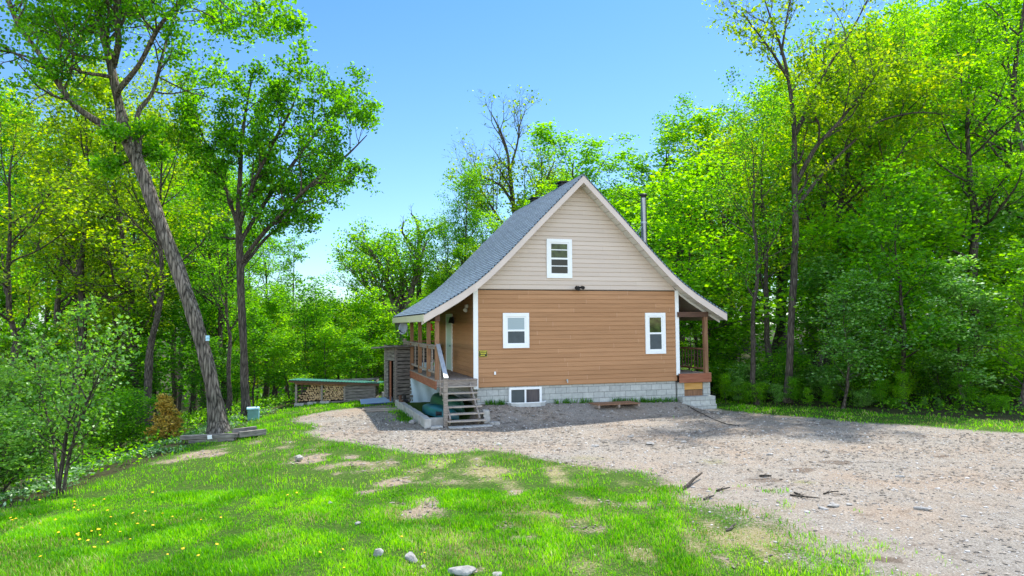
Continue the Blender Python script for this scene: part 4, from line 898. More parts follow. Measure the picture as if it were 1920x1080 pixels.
rock(1220, 834, 26, 8, 'pale stone on the gravel straight below the narrow tall window', 14)
rock(1183, 820, 14, 6, 'small pale stone on the gravel, nearest the house of a loose group', 15)
rock(1118, 838, 22, 6, 'half-buried flat stone on the gravel near the lawn, leftmost of a group', 16)
rock(1284, 830, 18, 6, 'pale stone on the gravel, topmost on the right of a loose group', 17)
rock(1345, 841, 14, 5, 'small whitish stone in the middle of the gravel', 18)
rock(935, 835, 18, 5, 'flat pale stone at the upper lawn edge', 19)
rock(772, 796, 22, 14, 'grey rock in the tuft of grass beside the porch edging', 20)
rock(1347, 777, 10, 6, 'small dark stone on the gravel by the right porch', 21)
rock(1690, 895, 16, 6, 'pale stone in the middle right of the gravel', 22)
rock(1000, 781, 12, 5, 'little pale stone on the dirt before the basement window', 23)

# ------------------------------------------------------------------ ground stuff: gravel stones, grass, ground cover
def scatter(n, x0, x1, y0, y1): return rng.uniform(x0, x1, n), rng.uniform(y0, y1, n)
def inst_mesh(name, base_v, base_f, P, R, Sc, mats, mi=None, tint=None, smooth=False):
    n = len(P); k = len(base_v)
    V = np.einsum('nij,nkj->nki', R, base_v[None] * Sc[:, None, :]) + P[:, None, :]
    Q = (np.asarray(base_f)[None] + (np.arange(n) * k)[:, None, None]).reshape(-1, len(base_f[0]))
    return np_mesh(name, V.reshape(-1, 3), Q, mats, mi, smooth, tint)
def rotz(a):
    c, s = np.cos(a), np.sin(a); o = np.zeros_like(a); l1 = np.ones_like(a)
    return np.stack([np.stack([c, -s, o], -1), np.stack([s, c, o], -1), np.stack([o, o, l1], -1)], -2)
def in_house(X, Y):
    lx = (X - HO[0]) * HU[0] + (Y - HO[1]) * HU[1]; ly = (X - HO[0]) * HV[0] + (Y - HO[1]) * HV[1]
    return (lx > -.05) & (lx < 8.8) & (ly > -.02) & (ly < 7.8)
ico_v = np.array([(0, 0, 1), (.89, 0, .45), (.28, .85, .45), (-.72, .53, .45), (-.72, -.53, .45), (.28, -.85, .45), (.72, .53, -.45), (-.28, .85, -.45), (-.89, 0, -.45), (-.28, -.85, -.45), (.72, -.53, -.45), (0, 0, -1)])
ico_f = [(0, 1, 2), (0, 2, 3), (0, 3, 4), (0, 4, 5), (0, 5, 1), (1, 6, 2), (2, 7, 3), (3, 8, 4), (4, 9, 5), (5, 10, 1), (6, 7, 2), (7, 8, 3), (8, 9, 4), (9, 10, 5), (10, 6, 1), (11, 7, 6), (11, 8, 7), (11, 9, 8), (11, 10, 9), (11, 6, 10)]
X, Y = scatter(60000, -8, 16, 6.5, 25)
keep = (sample(grav, X, Y) + .8 * sample(dirt, X, Y) + .35 * sample(sparse, X, Y) > rng.uniform(.3, 1.0, len(X))) & ~in_house(X, Y) & (rng.random(len(X)) < np.clip(14 / Y, .4, 1))
X, Y = X[keep], Y[keep]; n = len(X)
s = np.exp(rng.normal(math.log(.0075), .5, n)) * (1 + Y / 40); s = np.minimum(s, .035)
Sc = np.stack([s * rng.uniform(.9, 1.7, n), s * rng.uniform(.7, 1.2, n), s * rng.uniform(.45, .8, n)], -1)
pebm = bpy.data.materials.new('pebble'); pebm.use_nodes = True; nn = pebm.node_tree.nodes; ll = pebm.node_tree.links
a_ = nn.new('ShaderNodeAttribute'); a_.attribute_name = 'tint'; r__ = nn.new('ShaderNodeValToRGB'); e = r__.color_ramp.elements; e.new(.5); e.new(.8)
for i, (p_, c_) in enumerate([(0, (.10, .085, .07)), (.4, (.27, .235, .20)), (.75, (.37, .345, .315)), (1, (.50, .48, .455))]): e[i].position = p_; e[i].color = (*c_, 1)
ll.new(a_.outputs['Fac'], r__.inputs[0]); ll.new(r__.outputs[0], nn['Principled BSDF'].inputs['Base Color']); nn['Principled BSDF'].inputs['Roughness'].default_value = .9
tag(link('gravel', inst_mesh('gravel', ico_v, ico_f, np.stack([X, Y, gh(X, Y) + s * .15], -1), rotz(rng.uniform(0, 6.28, n)), Sc, pebm, tint=np.repeat(rng.random(n) ** 1.0, 20))), kind='stuff')
# dead leaves and chips lying on the gravel
X, Y = scatter(16000, -8, 14, 6.5, 24); keep = ((sample(grav, X, Y) > .3) | (sample(sparse, X, Y) + sample(dirt, X, Y) > .5)) & ~in_house(X, Y) & (fnoise(X * .8, Y * .8) + .15 * (X < 0) > .52); X, Y = X[keep], Y[keep]; n = len(X)
chip_v = np.array([(-1, 0, .1), (0, -.45, .35), (1, 0, .15), (0, .45, 0)]); s = rng.uniform(.015, .05, n) * (1 + Y / 40)
tag(link('litter', inst_mesh('litter', chip_v, [(0, 1, 2, 3)], np.stack([X, Y, gh(X, Y) + .012], -1), rotz(rng.uniform(0, 6.28, n)), np.stack([s, s, s * .5], -1), pebm, tint=np.clip(rng.normal(.12, .15, n), 0, .9))), kind='stuff')

def blades(X, Y, h, w, lean=.5):
    n = len(X); a = rng.uniform(0, 6.28, n); d = np.stack([np.cos(a), np.sin(a), 0 * a], -1); p = np.stack([-np.sin(a), np.cos(a), 0 * a], -1)
    o = np.stack([X, Y, gh(X, Y) - .005], -1); le = (rng.uniform(.1, 1, n) * lean * h)[:, None]; up = np.array([0, 0, 1.0])
    v0 = o - p * w[:, None] / 2; v1 = o + p * w[:, None] / 2
    m_ = o + d * le * .35 + up * (h * .6)[:, None]; v2 = m_ + p * w[:, None] * .4; v3 = m_ - p * w[:, None] * .4; v4 = o + d * le + up * h[:, None]
    V = np.stack([v0, v1, v2, v3, v4], 1).reshape(-1, 3); b5 = (np.arange(n) * 5)[:, None]
    return V, b5 + np.array([[0, 1, 2, 3]]), b5 + np.array([[3, 2, 4]])
def lawn_points(n, x0, x1, y0, y1):
    X, Y = scatter(n, x0, x1, y0, y1)
    vis = np.abs(X) < Y * .80 + .6; X, Y = X[vis], Y[vis]
    lawn = (1 - sample(forest, X, Y)) * (1 - sstep(.10, .78, sample(grav, X, Y) + .75 * (fnoise(X * 3.1, Y * 2.4, 4) - .5)))
    bare = sample(dirt, X, Y) + .9 * (fnoise(X * 4.5 + 9, Y * 4.5) - .5); lawn = lawn * (1 - .97 * sstep(.10, .62, bare))
    lx = (X - HO[0]) * HU[0] + (Y - HO[1]) * HU[1]; ly = (X - HO[0]) * HV[0] + (Y - HO[1]) * HV[1]
    lawn = np.where((lx > -2.0) & (lx < 8.8) & (ly > -1.3) & (ly < 8), 0, lawn)
    return X, Y, lawn
X1, Y1, l1 = lawn_points(420000, -10.5, 6.5, 6.3, 13)
X2, Y2, l2 = lawn_points(190000, -11, 16.5, 13, 30)
X = np.concatenate([X1, X2]); Y = np.concatenate([Y1, Y2]); lw = np.concatenate([l1, l2])
lush = np.clip(.5 + 1.5 * (fnoise(X * 1.9, Y * 1.5, 4) - .5), 0, 1); thin = np.clip(.35 * sstep(-1, 5, X - 1.2 + (14 - Y) * .35) + .9 * sample(sparse, X, Y), 0, 1)      # sparser towards the gravel
keep = rng.random(len(X)) < lw * np.clip(.45 + 1.2 * (lush - .35), .12, 1) * (1 - .80 * thin)
X, Y, lush, thin = X[keep], Y[keep], lush[keep], thin[keep]; n = len(X)
h = (.02 + .085 * lush ** 1.3) * rng.uniform(.5, 1.5, n) * (1 - .45 * thin); w = np.maximum(.006, Y / 693 * .62) * rng.uniform(.7, 1.3, n)
V, Q, T3 = blades(X, Y, h, w, .9)
dry = rng.random(n) < .03 + .38 * thin + .5 * (fnoise(X * .9 + 60, Y * .9) > .66)* rng.random(n)
ti = np.clip(rng.normal(.45, .17, n) + .9 * (fnoise(X * .55 + 33, Y * .55) - .5) + 1.0 * (fnoise(X * 2.4 + 8, Y * 1.8 + 5) - .5), 0, 1)
tag(link('grass', np_mesh('grass', V, [Q, T3], [M['grass'], M['straw']], np.tile(dry.astype(int), 2), False, np.tile(ti, 2))), kind='stuff')
print('blades', n)
# coarse broad leaf weeds among the grass and along the wall
def tuft(X, Y, k, h0, name_only=False):
    XX = np.repeat(X, k) + rng.normal(0, .05, len(X) * k); YY = np.repeat(Y, k) + rng.normal(0, .05, len(X) * k)
    return XX, YY
wall_l = np.array([loc(x, -.10 + rng.normal(0, .05)) for x in np.concatenate([rng.uniform(.15, .9, 16), rng.uniform(2.6, 4.0, 16), rng.uniform(4.8, 7.3, 50)])])
pt = np.array([surv(x, y)[:2] for x, y in zip(rng.uniform(748, 800, 90), rng.uniform(770, 795, 90))])
pt = pt[[p[0] < loc(-1.95, 0)[0] + 0.2 + (p[1] - 21) * -.28 for p in pt]] if len(pt) else pt
Xw = np.concatenate([wall_l[:, 0], pt[:, 0] if len(pt) else []]); Yw = np.concatenate([wall_l[:, 1], pt[:, 1] if len(pt) else []])
XX, YY = tuft(Xw, Yw, 12, .2); n = len(XX); V, Q, T3 = blades(XX, YY, rng.uniform(.05, .22, n), rng.uniform(.010, .022, n), .7)
tag(link('wall_weeds', np_mesh('wall_weeds', V, [Q, T3], M['leaf_dark'], None, False, np.tile(rng.uniform(0, .8, n), 2))), kind='stuff')
# dandelions
b = MB(); b.tube([(0, 0, 0), (0, 0, .09)], .004, 4, 1); b.add([(.028 * (1 if k % 2 else .7) * math.cos(k * .524), .028 * (1 if k % 2 else .7) * math.sin(k * .524), .095) for k in range(12)] + [(0, 0, .108), (0, 0, .085)], [(k, (k + 1) % 12, 12) for k in range(12)] + [((k + 1) % 12, k, 13) for k in range(12)], 0)
o = b.build('dandelion', [M['dandelion'], M['grass']]); dme = o.data; bpy.data.objects.remove(o)
rr = random.Random(11); dpx = [(rr.gauss(130, 75), rr.gauss(985, 35)) for _ in range(48)] + [(rr.uniform(240, 420), rr.uniform(900, 1060)) for _ in range(9)] + [(555, 930), (540, 935), (640, 1040), (595, 1048), (797, 1046), (645, 1073), (750, 1018)]
for (px, py) in dpx:
    if px < 3 or py < 940 and px < 240 or py > 1078: continue
    p = surv(px, py); o = link('dandelion', dme); o.location = [float(c) for c in p]; o.rotation_euler = (rr.uniform(-.4, .4), rr.uniform(-.4, .4), rr.uniform(0, 6)); s = rr.uniform(.6, 1.0); o.scale = (s, s, s)
    tag(o, 'yellow dandelion flower in the near lawn', 'dandelion', 'dandelions in the lawn')

# ------------------------------------------------------------------ trees
def nrm(v): return v / np.maximum(np.linalg.norm(v, axis=-1, keepdims=True), 1e-9)
def tubes(P, R, n):
    """P (N,m,3), R (N,m): N swept tubes -> vertices, quads"""
    N, m, _ = P.shape
    T_ = nrm(np.gradient(P, axis=1)); ref = np.where(np.abs(T_[:, :1, 2:3]) > .8, np.array([1.0, 0, 0]), np.array([0, 0, 1.0]))
    A = nrm(np.cross(T_, np.broadcast_to(ref, T_.shape))); B = np.cross(T_, A)
    th = np.arange(n) * 2 * math.pi / n
    V = P[:, :, None, :] + R[:, :, None, None] * (np.cos(th)[None, None, :, None] * A[:, :, None, :] + np.sin(th)[None, None, :, None] * B[:, :, None, :])
    base = (np.arange(N) * m * n)[:, None, None]; i = np.arange(m - 1)[None, :, None] * n; k = np.arange(n)[None, None, :]; k1 = (k + 1) % n
    Q = np.stack([base + i + k, base + i + k1, base + i + n + k1, base + i + n + k], -1).reshape(-1, 4)
    return V.reshape(-1, 3), Q
def sprout(g, par_P, par_R, cnt, t0, t1, ang, lenf, rfac, nseg, wander, up):
    """children of a set of polylines; lenf(pos, t, parent index) -> length"""
    N, m, _ = par_P.shape
    pi = np.repeat(np.arange(N), cnt); t = np.clip((np.tile((np.arange(cnt) + .5) / cnt, N) + g.uniform(-.5, .5, N * cnt) / cnt), 0, 1) * (t1 - t0) + t0
    f = t * (m - 1); i = np.minimum(f.astype(int), m - 2); fr = (f - i)[:, None]
    p = par_P[pi, i] * (1 - fr) + par_P[pi, i + 1] * fr; d = nrm(par_P[pi, i + 1] - par_P[pi, i]); r = par_R[pi, i] * (1 - fr[:, 0]) + par_R[pi, i + 1] * fr[:, 0]
    q = nrm(np.cross(d, g.normal(size=d.shape))); a = np.radians(ang(p, t) if callable(ang) else ang) * g.uniform(.75, 1.25, len(p))
    d = nrm(d * np.cos(a)[:, None] + q * np.sin(a)[:, None])
    L = lenf(p, t, pi); R0 = np.minimum(r * rfac, L * .05); pts_ = [p]; step = (L / nseg)[:, None]
    for _ in range(nseg):
        d = nrm(d + g.normal(size=d.shape) * wander + np.array([0, 0, up])); pts_.append(pts_[-1] + d * step)
    P = np.stack(pts_, 1); R = R0[:, None] * np.linspace(1, .25, nseg + 1)[None]
    return P, R
def leaves(g, P, per, size, sig, flat=.40, keep=None):
    N, m, _ = P.shape; pi = np.repeat(np.arange(N), per); t = g.uniform(.15, 1.05, N * per) * (m - 1); i = np.minimum(t.astype(int), m - 2); fr = (t - i)[:, None]
    c = P[pi, i] * (1 - fr) + P[pi, i + 1] * fr + g.normal(size=(N * per, 3)) * sig * np.array([1, 1, .55])
    if keep is not None: k = g.random(len(c)) < keep(c); c = c[k]; pi = pi[k]
    n = len(c); nv = nrm(np.array([0, 0, flat]) + g.normal(size=(n, 3)) * .55); d = nrm(np.cross(nv, g.normal(size=(n, 3)))); q = np.cross(nv, d)
    s = (size * g.uniform(.6, 1.35, n))[:, None]
    V = np.stack([c - d * s * .5, c + q * s * .42 - nv * s * .12, c + d * s * .55 - nv * s * .1, c - q * s * .42 - nv * s * .12], 1).reshape(-1, 3)
    clump = g.random(N)[pi]
    return V, np.arange(n * 4).reshape(-1, 4), np.clip(.72 * g.random(n) + .40 * clump - .06, 0, 1)
def grow(seed, H=10., r0=.16, crown0=.3, W_=.28, n1=16, n2=7, n3=5, leaf=.13, per=20, sig=.22, up=.12, shape='oval', keep=None, stems=None, wander=.14, lowang=75, topang=28, t0=None, gnarl=.30, barkm='bark_dark', leafm='leaf_fresh', l2=.5, l3=.42, sides=(9, 6, 4, 3), lean=0.):
    g = np.random.default_rng(seed); WV = []; WQ = []; off = 0
    def put(v, q):
        nonlocal off; WV.append(v); WQ.append(q + off); off += len(v)
    if stems is None:
        m = 14; zz = np.linspace(0, H * .95, m); w = np.cumsum(g.normal(size=(m, 2)) * .006 * H, 0); w -= w[0]
        stems = [(np.stack([w[:, 0] + lean * zz, w[:, 1], zz], -1), r0 * np.linspace(1, .12, m) * np.where(np.arange(m) == 0, 1.35, 1), 1.0, crown0)]
    twigs = []; P1s = []
    for (P, R, bl, tmin) in stems:
        # resample the stem
        P = np.asarray(P, float); R = np.asarray(R, float); s_ = np.concatenate([[0], np.cumsum(np.linalg.norm(np.diff(P, axis=0), axis=1))]); u = np.linspace(0, s_[-1], 22)
        if len(P) < 12:
            # smooth by Catmull-Rom like double interpolation
            Pd = np.stack([np.interp(u, s_, P[:, k]) for k in range(3)], -1)
            for _ in range(2): Pd[1:-1] = (Pd[:-2] + 2 * Pd[1:-1] + Pd[2:]) / 4
        else: Pd = np.stack([np.interp(u, s_, P[:, k]) for k in range(3)], -1)
        Rd = np.interp(u, s_, R)
        sv, sq = tubes(Pd[None], Rd[None], sides[0])
        if gnarl:
            cen = np.repeat(Pd, sides[0], 0); kk = np.tile(np.arange(sides[0]), len(Pd)); zz_ = np.repeat(u, sides[0])
            sv = cen + (sv - cen) * (1 + gnarl * (2 * fnoise(kk * .9 + 3, zz_ * 1.3 + seed, 2) - 1))[:, None]
        put(sv, sq)
        def lf(p, t, pi, bl=bl):
            s = np.clip((p[:, 2] / H - crown0) / (1 - crown0), 0, 1)
            if shape == 'oval': q = np.sin(math.pi * (.18 + .66 * s)) ** .7
            elif shape == 'cone': q = 1.05 - .85 * s
            else: q = .55 + .55 * s - .35 * s ** 3
            return W_ * H * bl * q * g.uniform(.65, 1.2, len(p)) + .02 * H
        def an(p, t):
            s = np.clip((p[:, 2] / H - crown0) / (1 - crown0), 0, 1); return lowang + (topang - lowang) * s
        c1 = max(3, int(n1 * bl))
        B1, R1 = sprout(g, Pd[None], Rd[None], c1, tmin, .99, an, lf, .55, 8, wander, up)
        put(*tubes(B1, R1, sides[1])); L1 = np.linalg.norm(B1[:, -1] - B1[:, 0], axis=1)
        B2, R2 = sprout(g, B1, R1, n2, .2, 1., 45, lambda p, t, pi: l2 * L1[pi] * (1.15 - .6 * t) * g.uniform(.6, 1.25, len(p)), .6, 5, wander * 1.3, up * .5)
        put(*tubes(B2, R2, sides[2])); L2 = np.linalg.norm(B2[:, -1] - B2[:, 0], axis=1)
        B3, R3 = sprout(g, B2, R2, n3, .25, 1., 42, lambda p, t, pi: l3 * L2[pi] * (1.2 - .5 * t) * g.uniform(.6, 1.3, len(p)) + .08, .6, 3, wander * 1.4, .03)
        put(*tubes(B3, np.maximum(R3, .004), sides[3])); twigs.append(B3)
    wm = np_mesh('trunk', np.concatenate(WV), np.concatenate(WQ), M[barkm], smooth=True)
    LV, LQ, tt = leaves(g, np.concatenate(twigs), per, leaf, sig, keep=keep)
    lm = np_mesh('crown', LV, LQ, M[leafm], tint=tt) if len(LQ) else None
    allz = LV[:, 2].max() if len(LQ) else H
    hw = np.percentile(np.abs(LV[:, 0] - np.median(LV[:, 0])), 95) if len(LQ) else 1
    return dict(w=wm, l=lm, H=float(allz), hw=float(hw), leafm=leafm)
def plant(name, T_, p, label, cat='tree', group=None, s=1., sxy=None, rz=0., leafm=None, tilt=0.):
    o = empty(name, p, rz); sxy = sxy or s; o.scale = (sxy, sxy, s); o.rotation_euler = (0, tilt, rz); tag(o, label, cat, group)
    t_ = link('trunk', T_['w'], o)
    if T_['l']:
        c = link('crown', T_['l'], o)
        if leafm and leafm != T_['leafm']: c.material_slots[0].link = 'OBJECT'; c.material_slots[0].material = M[leafm]
    return o
def tree_px(name, T_, px, Y, ytop, label, wpx=None, group=None, leafm=None, rz=0., cat='tree', tilt=0., sink=.05):
    """tree at a photo column and distance; its height and width from the photo"""
    q = ray_at(px, 600, Y); z = ghs(q[0], q[1]); top = ray_at(px, ytop, Y)[2]; s = (top - z) / T_['H']
    sxy = (wpx / F * Y / 2) / T_['hw'] if wpx else s * 1.0
    return plant(name, T_, (q[0], q[1], z - sink), label, cat, group, s, float(np.clip(sxy, .55 * s, 1.9 * s)), rz, leafm, tilt)

TT = {}
TT['tall_a'] = grow(11, 16, .20, .28, .24, 20, 7, 5, .115, 21, .19)
TT['tall_b'] = grow(12, 16, .22, .35, .28, 18, 7, 5, .115, 20, .20, shape='vase', topang=35)
TT['tall_c'] = grow(13, 15, .18, .22, .22, 22, 7, 5, .115, 19, .18, lean=.04)
TT['open_a'] = grow(14, 16, .17, .40, .26, 15, 6, 5, .13, 10, .28, lowang=55)
TT['open_b'] = grow(15, 16, .15, .30, .22, 16, 6, 5, .13, 9, .26, lowang=50, lean=-.03)
TT['young_a'] = grow(16, 8, .07, .12, .26, 20, 6, 5, .115, 12, .20, lowang=60, wander=.12)
TT['young_b'] = grow(17, 8, .06, .10, .30, 18, 6, 5, .115, 12, .22, lowang=65)
TT['young_c'] = grow(18, 7, .05, .15, .24, 14, 6, 4, .11, 13, .22, lowang=48)
def multistem(seed, H, k, spread, **kw):
    g = np.random.default_rng(seed); st = []
    for i in range(k):
        a = 2 * math.pi * i / k + g.uniform(-.5, .5); h = H * g.uniform(.75, 1.0); sp = spread * g.uniform(.6, 1.2)
        z = np.linspace(0, h, 8); rr_ = sp * (z / h) ** .8
        st.append((np.stack([.08 * math.cos(a) + rr_ * math.cos(a) + g.normal(size=8) * .02, .08 * math.sin(a) + rr_ * math.sin(a) + g.normal(size=8) * .02, z], -1), np.linspace(.03, .008, 8) * H / 4, .9, .10))
    return grow(seed, H, stems=st, **kw)
TT['bush_a'] = multistem(21, 3.2, 7, .9, crown0=.05, W_=.30, n1=9, n2=5, n3=4, leaf=.08, per=8, sig=.14, lowang=65)
TT['bush_b'] = multistem(22, 2.6, 8, 1.1, crown0=.02, W_=.36, n1=8, n2=5, n3=4, leaf=.08, per=8, sig=.14, lowang=75)
TT['fork_a'] = multistem(23, 12, 4, 2.6, crown0=.35, W_=.20, n1=14, n2=6, n3=5, leaf=.12, per=11, sig=.24, lowang=60, barkm='bark')
def hero(name, base_px, stems_px, label, seed, Y=None, **kw):
    """a tree whose main stems were surveyed: each stem = list of (px, py, dist offset, radius px)"""
    base = surv(*base_px) if Y is None else np.append(ray_at(base_px[0], base_px[1], Y)[:2], 0)
    if Y is not None: base[2] = ghs(base[0], base[1])
    Y = base[1]; st = []
    for (pts_, bl, tmin) in stems_px:
        P = np.array([ray_at(x, y, Y + dy) - base for (x, y, dy, r) in pts_]); R = np.array([r * Y / F for (_, _, _, r) in pts_])
        st.append((P, R, bl, tmin))
    H = max(s[0][:, 2].max() for s in st)
    T_ = grow(seed, H=H, stems=st, **kw)
    return plant(name, T_, (base[0], base[1], base[2] - .06), label)
# the leaning maple
lean_maple = hero('maple_tree', (411, 807), [
    ([(412, 812, 0, 24.3), (410, 796, 0, 18.0), (406, 770, 0, 14.4), (395, 700, 0, 13.1), (368, 600, 0, 12.2), (333, 500, 0, 11.9), (292, 390, 0, 11.5), (262, 310, 0, 11.2), (240, 262, 0, 11.7)], .35, .93),
    ([(240, 262, 0, 10.8), (222, 190, .2, 8.6), (207, 110, .3, 7.2), (185, 30, .4, 6.3), (170, -60, .3, 5.0), (165, -160, .3, 3.6), (160, -230, 0, 0.9)], 1.0, .25),
    ([(242, 264, 0, 7.7), (205, 235, -.2, 6.3), (150, 207, -.5, 5.4), (105, 150, -.9, 4.8), (75, 95, -1.1, 4.3), (35, 50, -1.3, 3.6), (10, -20, -1.5, 3.6), (-20, -90, -1.6, 0.9)], .9, .25),
    ([(258, 285, 0, 7.2), (262, 240, .3, 5.4), (250, 200, .6, 4.5), (285, 188, .9, 3.6), (300, 120, 1.2, 3.1), (318, 50, 1.5, 2.7), (345, -10, 1.6, 2.2), (370, -90, 1.6, 0.9)], .8, .3),
    ([(212, 120, .3, 6.3), (225, 70, -.2, 5.9), (215, 10, -.4, 5.4), (240, -50, -.7, 4.5), (262, -140, -.9, 0.9)], .8, .25),
    ([(218, 170, 0, 5.4), (262, 120, -.5, 4.0), (300, 40, -1.0, 3.6), (360, -20, -1.6, 3.1), (430, -50, -2.0, 2.2), (490, -45, -2.2, 0.9)], .75, .3),
], 'leaning rough-barked maple with forking crown in front of the left woods', 31, Y=21.3, crown0=.52, W_=.155, n1=17, n2=7, n3=5, leaf=.108, per=15, sig=.14, barkm='bark_rough', lowang=70, topang=50, l2=.55, up=.02, sides=(14, 8, 5, 3))
tag(MB().box(-.05, .05, -.05, 0, -.08, .08).tube([(0, -.05, .02), (0, -.10, .02)], .03, 8).build('tree_box', [M['bin_lid']]), 'small pale blue box fixed to the leaning trunk at head height', 'box').location = [float(c) for c in ray_at(390, 634, lean_maple.location[1] - .26)]
# the slim maple reaching right over the lawn
hero('maple_tree', (464, 772), [
    ([(464, 775, 0, 10.4), (460, 740, 0, 8.0), (456, 640, 0, 7.2), (452, 540, 0, 6.8), (449, 470, 0, 6.8), (447, 420, 0, 6.0), (449, 330, .2, 4.4), (456, 230, .3, 3.2), (466, 180, .3, 2.0), (472, 140, .3, 0.8)], .75, .50),
    ([(451, 490, 0, 4.8), (480, 450, -.3, 4.0), (530, 395, -.7, 3.6), (590, 335, -1.0, 2.8), (650, 290, -1.2, 2.0), (688, 250, -1.2, 0.8)], .95, .2),
    ([(449, 455, 0, 4.8), (490, 385, .5, 4.0), (545, 310, .9, 3.2), (600, 235, 1.2, 2.4), (655, 195, 1.4, 0.8)], .95, .2),
    ([(447, 430, 0, 4.4), (475, 340, -.6, 3.6), (520, 250, -1.0, 2.8), (546, 205, -1.2, 2.0), (556, 175, -1.2, 0.8)], .85, .25),
    ([(447, 425, 0, 4.0), (425, 350, .4, 3.2), (395, 280, .7, 2.4), (374, 245, .8, 1.6), (372, 215, .8, 0.8)], .8, .25),
    ([(452, 500, 0, 3.2), (500, 440, 1.0, 2.8), (560, 400, 1.8, 2.4), (620, 370, 2.2, 0.8)], .8, .25),
], 'slim maple with upswept crown leaning right over the lawn, beside the teal bin', 32, Y=24.6, crown0=.42, W_=.125, n1=15, n2=6, n3=5, leaf=.108, per=13, sig=.15, barkm='bark_dark', lowang=62, topang=45, l2=.55)
# half-bare tall tree at the right forest edge
def topkeep(c): return np.clip(1.15 - sstep(8.5, 15.5, c[:, 2]) * 1.05, .12, 1)
hero('maple_tree', (1478, 748), [
    ([(1478, 752, 0, 8.2), (1481, 650, 0, 6.8), (1487, 540, 0, 6.4), (1493, 430, 0, 6.0), (1488, 330, 0, 5.2), (1492, 250, 0, 4.5), (1482, 160, .2, 3.4), (1466, 80, .3, 2.6), (1442, 30, .3, 1.9), (1425, -30, .3, 0.8)], .75, .45),
    ([(1493, 340, 0, 4.5), (1530, 270, -.4, 3.8), (1570, 230, -.7, 3.0), (1625, 160, -1.0, 2.2), (1660, 110, -1.2, 0.8)], .8, .25),
    ([(1492, 250, 0, 3.8), (1520, 180, .5, 3.0), (1555, 120, .9, 2.6), (1600, 50, 1.2, 1.9), (1630, -10, 1.2, 0.8)], .75, .25),
    ([(1478, 145, 0, 3.0), (1448, 95, -.5, 2.2), (1415, 52, -.8, 1.5), (1392, 20, -1, 0.8)], .55, .3),
    ([(1488, 390, 0, 3.8), (1560, 300, .5, 3.0), (1640, 225, 1, 2.2), (1720, 205, 1.2, 1.5), (1790, 215, 1.2, 0.8)], .6, .3),
    ([(1465, 100, .3, 2.2), (1475, 30, .5, 1.9), (1490, -40, .6, 0.8)], .55, .3),
], 'tall half-bare maple with thin yellowing upper branches at the right forest edge', 33, Y=25.8, crown0=.35, W_=.16, n1=13, n2=6, n3=5, leaf=.12, per=18, sig=.26, barkm='bark_dark', leafm='leaf_olive', lowang=55, topang=40, keep=topkeep)
# half-bare tree behind the house
def barekeep(c): return np.clip(1.0 - sstep(9.0, 14.5, c[:, 2]) * 1.0, .05, 1) * np.where(c[:, 0] < -1.2, .6, 1)
hero('maple_tree', (975, 600), [
    ([(975, 605, 0, 4.3), (972, 500, 0, 4.3), (965, 420, 0, 4.0), (962, 370, 0, 3.7), (955, 310, 0, 3.1), (950, 270, 0, 2.5), (935, 235, 0, 1.6), (918, 205, 0, 0.6)], .8, .3),
    ([(962, 380, 0, 3.1), (940, 345, -.4, 2.5), (905, 330, -.6, 1.9), (885, 310, -.6, 0.6)], .7, .3),
    ([(955, 320, 0, 2.5), (970, 270, .3, 1.9), (975, 230, .5, 1.2), (985, 205, .5, 0.6)], .7, .3),
    ([(965, 420, 0, 2.8), (990, 380, .4, 2.5), (1020, 345, .7, 1.9), (1040, 300, .8, 0.6)], .9, .2),
    ([(968, 450, 0, 3.1), (930, 400, .4, 2.5), (900, 350, .8, 1.2), (890, 330, .8, 0.6)], .8, .3),
], 'half-bare maple with thin grey top branches behind the roof', 34, Y=41, crown0=.3, W_=.17, n1=13, n2=6, n3=5, leaf=.15, per=16, sig=.30, barkm='bark_dark', leafm='leaf_olive', keep=barekeep, lowang=55, topang=35)
# dead tree
hero('dead_tree', (785, 600), [
    ([(785, 610, 0, 5), (786, 540, 0, 5), (784, 480, 0, 4.5), (787, 440, 0, 3.5), (780, 405, 0, 2), (770, 398, 0, 1)], .5, .5),
    ([(785, 475, 0, 3.5), (765, 450, -.3, 3), (752, 430, -.5, 2), (758, 415, -.6, 1)], .5, .5),
    ([(786, 455, 0, 3), (800, 430, .3, 2.5), (822, 425, .5, 2), (838, 412, .5, 1)], .5, .5),
], 'dead bare tree with crooked arms left of the roof', 35, Y=40, crown0=.4, W_=.10, n1=7, n2=4, n3=3, leaf=.1, per=1, barkm='bark_dark', keep=lambda c: np.full(len(c), .05))
# dark multi-stemmed spreading maple left of the roof
hero('maple_tree', (752, 650), [
    ([(752, 655, 0, 7), (745, 590, 0, 6), (728, 530, -.2, 5), (705, 480, -.4, 3.5), (680, 450, -.5, 1)], 1, .3),
    ([(752, 640, 0, 6), (755, 570, .2, 5), (752, 500, .4, 4), (740, 460, .5, 1)], .9, .3),
    ([(750, 620, 0, 6), (770, 550, -.5, 5), (785, 490, -.8, 3.5), (800, 450, -1, 1)], .9, .3),
    ([(748, 600, 0, 5), (715, 560, .6, 4), (680, 530, 1, 3), (655, 500, 1.2, 1)], 1, .3),
], 'broad dark-limbed maple with many stems left of the porch roof', 36, Y=37, crown0=.25, W_=.22, n1=12, n2=6, n3=5, leaf=.12, per=7, sig=.30, barkm='bark_pale', leafm='leaf_lime', lowang=60, topang=45)
